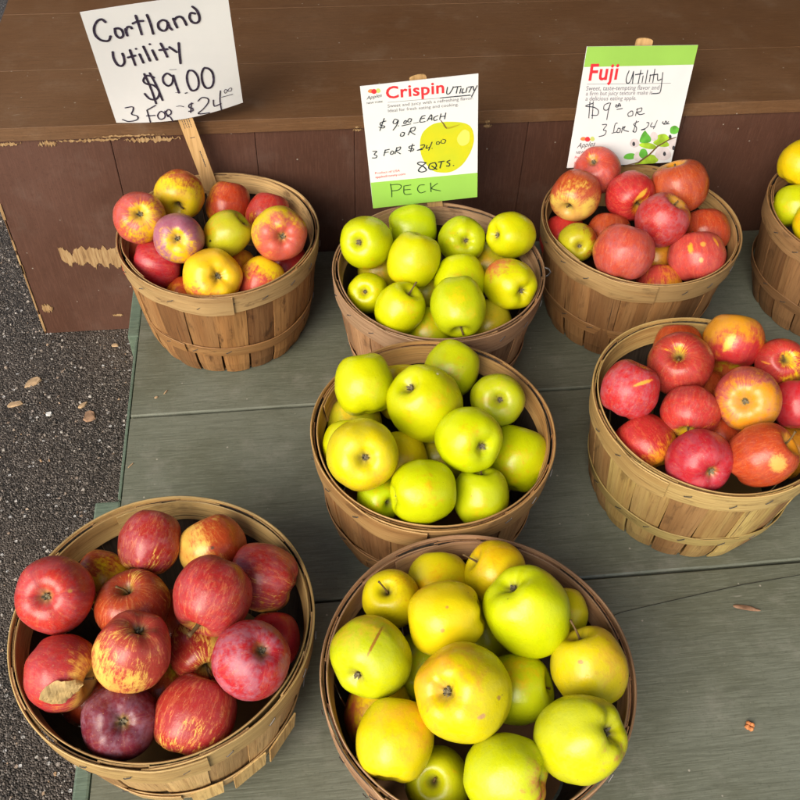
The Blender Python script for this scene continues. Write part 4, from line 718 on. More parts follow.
for idx, (b, x, y, z, rad, sq, top, bd, bc, rc, cover, streak, bloom, ty, label) in enumerate(APPLES):
    rnd = random.Random(idx*7+1)
    me = apple_mesh(sq, idx+1, lobes=1.3 if b in (1, 4, 6, 7) else 1)
    o = bpy.data.objects.new('apple', me); col.objects.link(o)
    zx = Vector(top).normalized(); xx = zx.cross(Vector((rnd.random()-.5, rnd.random()-.5, .3))).normalized(); yy = zx.cross(xx)
    rotm = Matrix((xx, yy, zx)).transposed()
    mt = (rotm @ Matrix.Scale(rad, 3)).to_4x4(); mt.translation = Vector((x, y, z)); o.matrix_world = mt
    view = (cam_loc-Vector((x, y, z))).normalized(); sx = (cr-view*cr.dot(view)).normalized(); sy = view.cross(sx)
    mk = []; mkey = [k for k in MARKS if label.startswith(k) and MARKS[k]]
    if mkey:
        for (mx, my, mz), hu, hv, ang, mc in MARKS[mkey[0]]:
            c0 = (sx*mx+sy*my+view*mz).normalized(); A = R(ang)
            u = sx*math.cos(A)+sy*math.sin(A); v = -sx*math.sin(A)+sy*math.cos(A); u = (u-c0*u.dot(c0)).normalized(); v = (v-c0*v.dot(c0)).normalized()
            inv = rotm.transposed(); mk.append((tuple(inv @ c0), tuple((inv @ u)/hu), tuple((inv @ v)/hv), mc))
    me.materials.append(m_apple('marked_apple_skin', mk) if mk else M['apple'])
    me.polygons.foreach_set('use_smooth', [True]*len(me.polygons))
    j = lambda c, s=.10: [max(0, v*(1+(rnd.random()-.5)*s*2)) for v in c]
    bcol = j(BASEC[bc], .07)
    o['skin_base'] = bcol
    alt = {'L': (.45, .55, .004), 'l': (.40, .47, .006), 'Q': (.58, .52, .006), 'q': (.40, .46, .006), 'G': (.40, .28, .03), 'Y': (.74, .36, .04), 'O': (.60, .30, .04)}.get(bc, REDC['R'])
    o['skin_alt'] = list(alt); o['skin_red'] = j(REDC[rc], .12)
    ld = rotm.transposed() @ Vector(bd); o['blush_dir'] = list(ld.normalized())
    o['cover'] = cover; o['streak'] = streak*.8; o['bloom'] = bloom; o['seed'] = float(idx*2.37 % 50)
    o['hollow'] = -.25 if 'pink blush round its calyx' in label else .9 if b in (1, 3, 4) else (.5 if b == 6 else .1)
    o['dots'] = .85 if b in (4, 6, 3) else .7
    tag(o, label, 'apple', GROUP[b])
    pole_seen = label and ty in 'sc'
    if ty == 's' and 'sliver' not in label and 'shaded' not in label:
        long_ = 1.35 if ('stem' in label and 'hollow' not in label) else .75
        s_ = bpy.data.objects.new('stem', stem_mesh(idx, 1.9 if 'thick stem' in label else 1.0, long_)); s_.data.polygons.foreach_set('use_smooth', [True]*len(s_.data.polygons)); col.objects.link(s_); s_.parent = o
        s_.location = (0, 0, .5*(sq/.86-1))
    if ty == 'c':
        s_ = bpy.data.objects.new('calyx', calyx_mesh(idx, 1.15)); col.objects.link(s_); s_.parent = o; s_.location = (0, 0, -.67*(sq/.86-1))
# dry leaf stuck to the left-wall apple
def dry_leaf(name, loc, nrm, along, L, W, mat, label, cat, cup=.15, teeth=True, group=None):
    nrm = Vector(nrm).normalized(); al = Vector(along); al = (al-nrm*al.dot(nrm)).normalized(); sd_ = nrm.cross(al); vs, fs = [], []; nL, nW = 14, 6
    rnd = random.Random(len(name)+int(L*1e4))
    for i in range(nL+1):
        u = i/nL; w_ = W*math.sin(math.pi*u**.8)**.75*(1+(.12*(rnd.random()-.5)*2 if teeth else 0))+.0002
        for k in range(nW+1):
            v = (k/nW-.5)*2; hgt = -cup*W*(v*v)+.12*W*math.sin(u*9+v*2)+.06*W*rnd.random()-cup*L*.5*(u-.5)**2
            p = al*(u-.5)*L+sd_*v*w_+nrm*hgt; vs.append(tuple(p))
    for i in range(nL):
        for k in range(nW): q = i*(nW+1)+k; fs.append((q, q+1, q+nW+2, q+nW+1))
    o = pydata(name, vs, fs, mat, None, False); o.location = loc
    so = o.modifiers.new('t', 'SOLIDIFY'); so.thickness = .0005
    return tag(o, label, cat, group)
for (b, x, y, z, rad, sq, top, bd, bc, rc, cover, streak, bloom, ty, label) in APPLES:
    if 'dry leaf on it' in label:
        c0 = Vector((x, y, z)); view = (cam_loc-c0).normalized(); sx = (cr-view*cr.dot(view)).normalized(); sy = view.cross(sx)
        n_ = (sx*.02+sy*-.42+view*.9).normalized()
        dry_leaf('dry_leaf', c0+n_*(rad*1.0+.004), n_, sx*.95+sy*.42, .038, .0105, M['leaf'], 'crinkled pale dry leaf stuck on a red apple in the front left basket', 'leaf', .28)
dry_leaf('dead_blade', (.504, .499, .0022), (0, 0, 1), (1, -.30, 0), .032, .0030, plain('brown_blade', (.22, .12, .07, 1), .7, .3, 90, .3), 'thin brown dead leaf blade lying on the bare platform at the right', 'leaf', .2, False)
def chip(name, x, y, z, L, W, H_, ang, mat, label, cat, group=None, seed=1):
    rnd = random.Random(seed); bm = bmesh.new(); n = 9; top = []; bot = []
    for k in range(n):
        a = 2*math.pi*k/n; r = rnd.uniform(.75, 1.1); px, py = math.cos(a)*L/2*r, math.sin(a)*W/2*r
        q = (px*math.cos(ang)-py*math.sin(ang), px*math.sin(ang)+py*math.cos(ang)); top.append(bm.verts.new((q[0]*.85, q[1]*.85, H_*rnd.uniform(.7, 1.2)))); bot.append(bm.verts.new((q[0], q[1], 0)))
    bm.faces.new(top); bm.faces.new(bot[::-1])
    for k in range(n): bm.faces.new((bot[k], bot[(k+1) % n], top[(k+1) % n], top[k]))
    bmesh.ops.recalc_face_normals(bm, faces=bm.faces)
    o = obj(name, bm, mat); o.location = (x, y, z); return tag(o, label, cat, group)
# orange flower-like fleck: four crumpled lobes
fl = empty('orange_fleck', (.455, .358, .0004), 'tiny crumpled orange brown fleck alone on the bare platform at lower right', 'debris')
for k in range(4):
    bm = bmesh.new(); bmesh.ops.create_icosphere(bm, subdivisions=2, radius=.0028, matrix=Matrix.Translation((.0032*math.cos(k*1.5+.3), .0030*math.sin(k*1.5+.3), .0018)))
    for v in bm.verts: v.co += Vector((1, 1, .5))*.0009*noise.noise(v.co*900)
    obj('lobe', bm, M['rustbit'], fl)
G1 = 'wood chips on the asphalt'
chip('wood_chip', -.461, 1.100, GZ, .034, .018, .0030, .6, M['chip'], 'longest pale wood chip on the asphalt left of the platform', 'wood chip', G1, 3)
chip('wood_chip', -.482, 1.052, GZ, .028, .013, .0025, .35, M['chip'], 'flat tan wood chip on the asphalt nearest the left photo edge', 'wood chip', G1, 4)
chip('wood_chip', -.360, 1.015, GZ, .023, .024, .003, .9, plain('red_chip', (.26, .15, .09, 1), .8, .3, 60, .35), 'rounded reddish brown chip on the asphalt beside the platform edge', 'wood chip', G1, 5)
chip('wood_chip', -.374, 1.040, GZ, .020, .009, .0025, .7, M['chip'], 'small pale chip touching the rounded reddish chip on the asphalt', 'wood chip', G1, 6)
chip('wood_chip', -.335, 1.175, GZ, .016, .008, .0025, -.1, M['chip'], 'small tan chip on the asphalt near the bottom of the brown bench', 'wood chip', G1, 7)
chip('stone_chip', -.425, 1.025, GZ, .012, .009, .004, .2, plain('white_stone', (.6, .58, .56, 1), .7, .3, 60, .2), 'bright white stone on the asphalt between the tan and reddish chips', 'stone', None, 8)
G2 = 'splinters on the platform'
chip('wood_splinter', -.209, .914, .0002, .011, .0022, .0012, 1.0, M['chip'], 'tiny splinter on the platform near the top left basket', 'splinter', G2, 9)
chip('wood_splinter', -.222, .905, .0002, .006, .0035, .0010, .2, M['chip'], 'tiny rounded flake on the platform left of the splinter', 'splinter', G2, 10)
chip('wood_splinter', -.248, .785, .0002, .012, .0018, .0010, .9, M['chip'], 'thin sliver on the platform at its left edge above the front left basket', 'splinter', G2, 11)
# scattered grit and crumbs over the asphalt
rnd = random.Random(77); vs, fs = [], []
def pebble(px, py, r, z0=GZ):
    b0 = len(vs); h = r*rnd.uniform(.5, .9); ring = []
    for k in range(5):
        a = 2*math.pi*k/5+rnd.random(); rr = r*rnd.uniform(.7, 1.15); vs.append((px+rr*math.cos(a), py+rr*math.sin(a), z0-.0003))
    for k in range(5):
        v = vs[b0+k]; vs.append((px+(v[0]-px)*.62, py+(v[1]-py)*.62, z0+h*rnd.uniform(.7, 1)))
    fs.append((b0+5, b0+6, b0+7, b0+8, b0+9))
    for k in range(5): fs.append((b0+k, b0+(k+1) % 5, b0+5+(k+1) % 5, b0+5+k))
for k in range(8000):
    py = rnd.uniform(.30, 1.75); px = rnd.uniform(-.85, -.27)
    if px > -.46 and py > 1.2: continue
    pebble(px, py, rnd.choice((.0009, .0012, .0012, .0016, .0016, .0030))*rnd.uniform(.8, 1.2))
t = NT('grit'); isl = t.geo('Random Per Island'); gm = t.out(t.ramp(isl, (0, (.03, .024, .02, 1)), (.5, (.09, .072, .058, 1)), (.8, (.22, .18, .15, 1)), (.94, (.42, .38, .34, 1)), (1, (.34, .2, .1, 1))), .7)
tag(pydata('gravel', vs, fs, gm), 'loose pale and dark grit scattered over the asphalt', 'gravel', None, 'stuff')

# ---------------------------------------------------------------- signs
STROKES = [('1','a',2.7,[(0.1449,0.1028),(0.1256,0.0762),(0.0909,0.0868),(0.0588,0.1332),(0.0526,0.1883),(0.0741,0.2326),(0.109,0.2508),(0.1332,0.2467),(0.1503,0.2166)]),('1','a',2.7,[(0.1929,0.1624),(0.1882,0.2105),(0.2075,0.2426),(0.2338,0.2304),(0.2387,0.1941),(0.2245,0.169),(0.196,0.1629)]),('1','a',2.7,[(0.2626,0.1775),(0.262,0.2102),(0.2631,0.2353)]),('1','a',2.7,[(0.2614,0.1978),(0.2783,0.1677),(0.2981,0.1692),(0.3063,0.1844)]),('1','a',2.7,[(0.3534,0.0861),(0.3587,0.1557),(0.3621,0.2433)]),('1','a',2.7,[(0.3202,0.1457),(0.3564,0.135),(0.3955,0.1368)]),('1','a',2.7,[(0.4298,0.0932),(0.4386,0.168),(0.4411,0.252)]),('1','a',2.7,[(0.5512,0.1646),(0.5254,0.1524),(0.4921,0.1722),(0.4889,0.2134),(0.5158,0.2388),(0.5439,0.2221),(0.5566,0.1737)]),('1','a',2.7,[(0.5585,0.1824),(0.5628,0.2167),(0.5763,0.24)]),('1','a',2.7,[(0.5999,0.1511),(0.6063,0.1939),(0.6144,0.229)]),('1','a',2.7,[(0.6038,0.1684),(0.6257,0.1467),(0.6543,0.1468),(0.6711,0.1744),(0.6816,0.2183)]),('1','a',2.7,[(0.7575,0.1369),(0.7262,0.1281),(0.7128,0.1638),(0.7251,0.1995),(0.7525,0.2122),(0.7761,0.1945),(0.7806,0.1528),(0.7693,0.1094),(0.7456,0.0771)]),('1','b',2.7,[(0.1326,0.3473),(0.1265,0.4019),(0.1376,0.4563),(0.1644,0.4747),(0.191,0.449),(0.1972,0.4065),(0.1949,0.3714)]),('1','b',2.7,[(0.2529,0.3519),(0.2571,0.4177),(0.2614,0.4848)]),('1','b',2.7,[(0.2237,0.4114),(0.2809,0.4046)]),('1','b',2.7,[(0.3106,0.397),(0.3225,0.4743)]),('1','b',2.7,[(0.295,0.3491),(0.2987,0.3515)]),('1','b',2.7,[(0.3509,0.3392),(0.3624,0.4021),(0.3721,0.4659)]),('1','b',2.7,[(0.4062,0.3794),(0.4225,0.4665)]),('1','b',2.7,[(0.3974,0.3283),(0.4012,0.3307)]),('1','b',2.7,[(0.4757,0.335),(0.4895,0.3943),(0.5,0.4541)]),('1','b',2.7,[(0.4546,0.3881),(0.5157,0.3902)]),('1','b',2.7,[(0.5295,0.375),(0.5749,0.4275)]),('1','b',2.7,[(0.6017,0.3524),(0.592,0.4351),(0.5836,0.5246)]),('1','c',2.4,[(0.3702,0.6115),(0.3518,0.5938),(0.3169,0.5866),(0.2878,0.6222),(0.3031,0.6534),(0.3504,0.673),(0.3787,0.7172),(0.3732,0.7642),(0.3407,0.7957),(0.2978,0.7859),(0.2711,0.7364)]),('1','c',2.4,[(0.3068,0.5662),(0.3256,0.6866),(0.3367,0.8341)]),('1','c',2.4,[(0.3468,0.5651),(0.3717,0.6776),(0.3903,0.812)]),('1','c',2.4,[(0.5023,0.6201),(0.4705,0.5902),(0.4358,0.6158),(0.4307,0.6617),(0.4579,0.6961),(0.4922,0.6748),(0.5104,0.617)]),('1','c',2.4,[(0.5112,0.6125),(0.5161,0.6894),(0.5247,0.7688)]),('1','d',1.5,[(0.0998,0.8512),(0.1559,0.8452),(0.1522,0.8787),(0.1334,0.9137),(0.17,0.9329),(0.1673,0.9624),(0.1303,0.9783),(0.0885,0.9827),(0.0524,0.9632)]),('1','d',1.5,[(0.3303,0.8474),(0.2551,0.8839)]),('1','d',1.5,[(0.2551,0.8839),(0.256,0.9342),(0.2563,0.9953)]),('1','d',1.5,[(0.2406,0.9354),(0.3049,0.9362)]),('1','d',1.5,[(0.3489,0.9067),(0.3231,0.9407),(0.3356,0.9744),(0.3726,0.9632),(0.38,0.9243),(0.3572,0.9036)]),('1','d',1.5,[(0.3874,0.9059),(0.4003,0.9598)]),('1','d',1.5,[(0.3837,0.9252),(0.4123,0.8968),(0.4327,0.9118),(0.4235,0.94),(0.3948,0.9482),(0.4152,0.9635),(0.4275,1.0026)]),('1','c',2.5,[(0.6276,0.5984),(0.6087,0.6419),(0.605,0.7083),(0.6225,0.7658),(0.6621,0.7646),(0.6843,0.7252),(0.6873,0.658),(0.6649,0.6058),(0.6321,0.5946)]),('1','c',2.5,[(0.7438,0.5978),(0.7206,0.6456),(0.7164,0.7222),(0.7366,0.7709),(0.777,0.7697),(0.8004,0.7203),(0.8025,0.6526),(0.7812,0.6099),(0.7484,0.594)]),('1','d',1.5,[(0.5692,0.7806),(0.5852,0.7782)]),('1','d',1.5,[(0.6116,0.8781),(0.5832,0.8816),(0.5752,0.9051),(0.6004,0.9213),(0.5971,0.941),(0.5655,0.9386)]),('1','d',1.5,[(0.6009,0.8706),(0.5792,0.9521)]),('1','d',1.5,[(0.6532,0.8675),(0.6889,0.8453),(0.7302,0.8648),(0.7288,0.9002),(0.6811,0.9456),(0.6356,0.9761),(0.7229,0.992)]),('1','d',1.5,[(0.7712,0.8894),(0.7711,0.9461),(0.826,0.9382)]),('1','d',1.5,[(0.8383,0.8231),(0.8223,0.9063),(0.8199,0.9996)]),('1','d',0.8,[(0.4813,0.88),(0.5088,0.8794),(0.5377,0.8932)]),('1','d',0.8,[(0.8648,0.8391),(0.8748,0.8566),(0.9037,0.8273),(0.9251,0.8218),(0.9219,0.8466),(0.901,0.8471),(0.8795,0.822),(0.8648,0.8391)]),('1','d',0.8,[(0.8378,0.8841),(0.9295,0.8842)]),('1','c',0.5,[(0.4943,0.5625),(0.5457,0.568)]),('1','c',0.5,[(0.4991,0.7612),(0.5328,0.7667)]),('2','a',1.0,[(0.7365,0.0691),(0.7279,0.1132),(0.7503,0.1187),(0.781,0.083),(0.7849,0.0706)]),('2','a',1.0,[(0.7923,0.0745),(0.8519,0.0739)]),('2','a',1.0,[(0.8221,0.0774),(0.8102,0.1213)]),('2','a',1.0,[(0.8518,0.0867),(0.8402,0.1242)]),('2','a',1.0,[(0.8704,0.0917),(0.8589,0.1228),(0.8814,0.1218)]),('2','a',1.0,[(0.904,0.0886),(0.8926,0.1229)]),('2','a',1.0,[(0.9114,0.0861),(0.9561,0.0841)]),('2','a',1.0,[(0.9412,0.089),(0.9188,0.1254)]),('2','a',1.0,[(0.9561,0.0873),(0.9599,0.1133)]),('2','a',1.0,[(0.9896,0.081),(0.9674,0.1173),(0.9413,0.1601)]),('2','a',1.0,[(0.6706,0.1434),(0.776,0.1439),(0.93,0.146)]),('2','b',1.0,[(0.1922,0.2732),(0.1449,0.2822),(0.1428,0.3026),(0.1767,0.3128),(0.1638,0.3254),(0.126,0.3147)]),('2','b',1.0,[(0.1789,0.2515),(0.1309,0.3429)]),('2','b',1.0,[(0.2961,0.2766),(0.2699,0.2672),(0.2522,0.2928),(0.2747,0.3019),(0.2997,0.2804),(0.2812,0.3163),(0.2471,0.3509)]),('2','b',1.0,[(0.2947,0.3217),(0.2994,0.3208)]),('2','b',1.0,[(0.353,0.2891),(0.3441,0.3053),(0.3633,0.3072),(0.3686,0.2872),(0.353,0.2891)]),('2','b',1.0,[(0.3925,0.2759),(0.3796,0.2951),(0.4024,0.3008),(0.4153,0.2816),(0.3966,0.2729)]),('2','b',1.0,[(0.3271,0.3243),(0.4052,0.3161)]),('2','b',0.6,[(0.4286,0.3137),(0.4752,0.3094)]),('2','b',1.0,[(0.5362,0.263),(0.5051,0.2701),(0.4875,0.3092),(0.5337,0.3103)]),('2','b',1.0,[(0.4965,0.2862),(0.5313,0.2828)]),('2','b',1.0,[(0.5493,0.3085),(0.5899,0.2615),(0.5918,0.3058)]),('2','b',1.0,[(0.5616,0.2926),(0.5924,0.2923)]),('2','b',1.0,[(0.6469,0.2739),(0.6118,0.2874),(0.6147,0.3115),(0.642,0.304)]),('2','b',1.0,[(0.6741,0.2631),(0.6611,0.3059)]),('2','b',1.0,[(0.7163,0.2605),(0.7035,0.3066)]),('2','b',1.0,[(0.6657,0.2859),(0.7118,0.2837)]),('2','c',1.0,[(0.3148,0.3821),(0.3092,0.4026),(0.3326,0.4049),(0.3461,0.3817),(0.3231,0.3759)]),('2','c',1.0,[(0.4109,0.3464),(0.3759,0.4022)]),('2','c',1.0,[(0.4027,0.3525),(0.442,0.346),(0.4325,0.3728),(0.3972,0.3763),(0.4383,0.4049)]),('2','d',1.0,[(0.0507,0.5025),(0.0867,0.5061),(0.0615,0.5285),(0.0827,0.5432),(0.0719,0.5589),(0.0401,0.5557)]),('2','d',1.0,[(0.1646,0.5014),(0.1462,0.5495)]),('2','d',1.0,[(0.1597,0.5051),(0.201,0.5009)]),('2','d',1.0,[(0.1531,0.5252),(0.1898,0.523)]),('2','d',1.0,[(0.2175,0.5191),(0.2066,0.5389),(0.2243,0.5448),(0.2397,0.5255),(0.2224,0.5155)]),('2','d',1.0,[(0.2699,0.4913),(0.2473,0.5429)]),('2','d',1.0,[(0.2647,0.499),(0.3017,0.4904),(0.2907,0.514),(0.2585,0.5191),(0.2971,0.5479)]),('2','d',1.0,[(0.4284,0.4907),(0.3829,0.4944),(0.3818,0.5107),(0.4176,0.5184),(0.4075,0.534),(0.3716,0.5262)]),('2','d',1.0,[(0.4113,0.4767),(0.3888,0.5404)]),('2','d',1.0,[(0.4824,0.4961),(0.5186,0.4956),(0.5037,0.5188),(0.4484,0.5339),(0.4986,0.5306)]),('2','d',1.0,[(0.5408,0.5019),(0.5306,0.5256),(0.5673,0.5169)]),('2','d',1.0,[(0.5871,0.4779),(0.5524,0.5443)]),('2','d',1.0,[(0.5829,0.5308),(0.5866,0.5303)]),('2','d',0.8,[(0.6297,0.4816),(0.6251,0.499),(0.6487,0.5013),(0.6493,0.4835),(0.6297,0.4816)]),('2','d',0.8,[(0.6733,0.4717),(0.6648,0.4922),(0.6961,0.4989),(0.7086,0.4752),(0.6814,0.4654)]),('2','d',1.2,[(0.5268,0.6462),(0.4711,0.6332),(0.4462,0.6456),(0.501,0.6773),(0.5236,0.7097),(0.4824,0.7208),(0.4507,0.7062),(0.4683,0.6815),(0.5186,0.6491)]),('2','d',1.2,[(0.6071,0.6506),(0.5583,0.6606),(0.5485,0.6971),(0.5886,0.7087),(0.618,0.6816),(0.6071,0.6506)]),('2','d',1.2,[(0.5737,0.6771),(0.6209,0.712)]),('2','d',1.2,[(0.6393,0.6501),(0.6917,0.6479)]),('2','d',1.2,[(0.6675,0.6492),(0.6495,0.7035)]),('2','d',1.2,[(0.7439,0.6457),(0.7155,0.6577),(0.7392,0.675),(0.7348,0.6933),(0.7106,0.6909)]),('2','d',1.2,[(0.7735,0.6935),(0.7784,0.6932)]),('2g','e',1.0,[(0.1832,0.7949),(0.1892,0.8538),(0.1868,0.9126)]),('2g','e',1.0,[(0.1824,0.8038),(0.2576,0.8069),(0.2842,0.8275),(0.2536,0.8558),(0.1869,0.858)]),('2g','e',1.0,[(0.308,0.8254),(0.3073,0.8975),(0.3735,0.9042)]),('2g','e',1.0,[(0.3127,0.8259),(0.3742,0.8232)]),('2g','e',1.0,[(0.31,0.8615),(0.3668,0.8628)]),('2g','e',1.0,[(0.5008,0.836),(0.4536,0.8357),(0.4327,0.8695),(0.4592,0.9038),(0.5072,0.8951)]),('2g','e',1.0,[(0.5579,0.824),(0.5589,0.9049)]),('2g','e',1.0,[(0.6233,0.8351),(0.5651,0.8739),(0.6491,0.905)]),('3','f',0.85,[(0.4092,0.1948),(0.3965,0.2531),(0.4106,0.2943),(0.4384,0.2813),(0.4511,0.2001)]),('3','f',0.85,[(0.4511,0.2001),(0.4631,0.3002)]),('3','f',0.85,[(0.5158,0.1924),(0.5149,0.3014)]),('3','f',0.85,[(0.4726,0.2276),(0.5427,0.2201)]),('3','f',0.85,[(0.5469,0.2383),(0.5492,0.2931)]),('3','f',0.85,[(0.5777,0.1937),(0.5816,0.2985)]),('3','f',0.85,[(0.6123,0.2306),(0.616,0.2901)]),('3','f',0.85,[(0.643,0.1859),(0.6485,0.2955)]),('3','f',0.85,[(0.6081,0.2351),(0.679,0.2275)]),('3','f',0.85,[(0.6801,0.2321),(0.6913,0.2781),(0.7206,0.2696)]),('3','f',0.85,[(0.7228,0.2147),(0.7383,0.3627),(0.7174,0.3855),(0.6651,0.3868)]),('3','g',0.75,[(0.1044,0.4371),(0.1198,0.5728)]),('3','g',0.75,[(0.1349,0.4381),(0.1515,0.5787)]),('3','g',0.75,[(0.1324,0.4519),(0.0708,0.473),(0.1489,0.4849),(0.1953,0.5144),(0.1924,0.5519),(0.141,0.5501)]),('3','g',0.75,[(0.2852,0.452),(0.2426,0.4693),(0.245,0.5067),(0.2811,0.508),(0.2955,0.4523),(0.2882,0.5176),(0.2881,0.5933)]),('3','g',0.75,[(0.3501,0.4681),(0.3489,0.4868),(0.3697,0.4874),(0.3741,0.4595),(0.3947,0.4836),(0.3511,0.4728)]),('3','g',0.75,[(0.3642,0.5108),(0.4145,0.503)]),('3','g',0.75,[(0.4985,0.5295),(0.4763,0.5477),(0.4868,0.572),(0.5218,0.5637),(0.5143,0.5301),(0.4932,0.5293)]),('3','g',0.75,[(0.5566,0.5077),(0.5494,0.5694)]),('3','g',0.75,[(0.5481,0.517),(0.5926,0.5042),(0.5939,0.5328),(0.5588,0.5411),(0.5898,0.5613),(0.6303,0.5532)]),('3','h',0.75,[(0.255,0.6349),(0.2968,0.6366),(0.2741,0.6789),(0.3023,0.6897),(0.2934,0.7233),(0.2437,0.7357)]),('3','h',0.75,[(0.3936,0.6259),(0.3746,0.6348),(0.3729,0.7024)]),('3','h',0.75,[(0.3591,0.7115),(0.3994,0.7035)]),('3','h',0.75,[(0.4092,0.6748),(0.4047,0.7037),(0.4313,0.7048),(0.4304,0.6756),(0.4081,0.6699)]),('3','h',0.75,[(0.4528,0.6572),(0.4483,0.7104)]),('3','h',0.75,[(0.4463,0.6763),(0.474,0.658),(0.4644,0.6867),(0.5157,0.7035)]),('3','h',0.75,[(0.5924,0.6191),(0.5497,0.6416),(0.5832,0.6721),(0.5813,0.7111),(0.5522,0.7001)]),('3','h',0.75,[(0.5699,0.6134),(0.5597,0.7102)]),('3','h',0.75,[(0.67,0.6318),(0.6927,0.6375),(0.6803,0.676),(0.6308,0.6936),(0.6675,0.6902)]),('3','h',0.75,[(0.724,0.6338),(0.716,0.6677),(0.7595,0.6694)]),('3','h',0.75,[(0.7682,0.6161),(0.7479,0.6885)]),('3','h',0.75,[(0.8251,0.6279),(0.8233,0.6425),(0.8452,0.6434),(0.8512,0.624),(0.8671,0.6442),(0.8798,0.63)]),('3','h',0.75,[(0.8367,0.6528),(0.8903,0.65)])]
TEXTS = [(2, 'Crispin', (0.2115, 0.1069), (0.7078, 0.1087), 'red', 0.022), (3, 'Fuji', (0.0599, 0.2646), (0.3139, 0.2609), 'red', 0.022), (2, 'Sweet and juicy with a refreshing flavor.', (0.2172, 0.1745), (0.9587, 0.1816), 'grey', 0), (2, 'Ideal for fresh eating and cooking.', (0.2174, 0.2096), (0.8288, 0.2179), 'grey', 0), (3, 'Sweet, taste-tempting flavor and', (0.0521, 0.3461), (0.721, 0.355), 'grey', 0), (3, 'a firm but juicy texture make it', (0.0578, 0.3866), (0.667, 0.395), 'grey', 0), (3, 'a delicious eating apple.', (0.062, 0.4283), (0.5277, 0.4367), 'grey', 0), (2, 'NEW YORK', (0.0424, 0.1324), (0.1814, 0.1317), 'dark', 0), (2, 'Apples', (0.0438, 0.0987), (0.1788, 0.0881), 'dark', -1), (3, 'NEW YORK', (0.0592, 0.8784), (0.2289, 0.8781), 'dark', 0), (3, 'Apples', (0.0583, 0.8269), (0.2262, 0.8157), 'dark', -1), (2, 'Product of USA', (0.0522, 0.6981), (0.2805, 0.6976), 'red', 0), (2, 'applesfromny.com', (0.0512, 0.733), (0.3292, 0.7313), 'red', 0), (3, 'Product of USA', (0.0544, 0.9195), (0.2559, 0.9211), 'red', 0), (3, 'applesfromny.com', (0.0548, 0.9638), (0.2928, 0.9659), 'red', 0)]
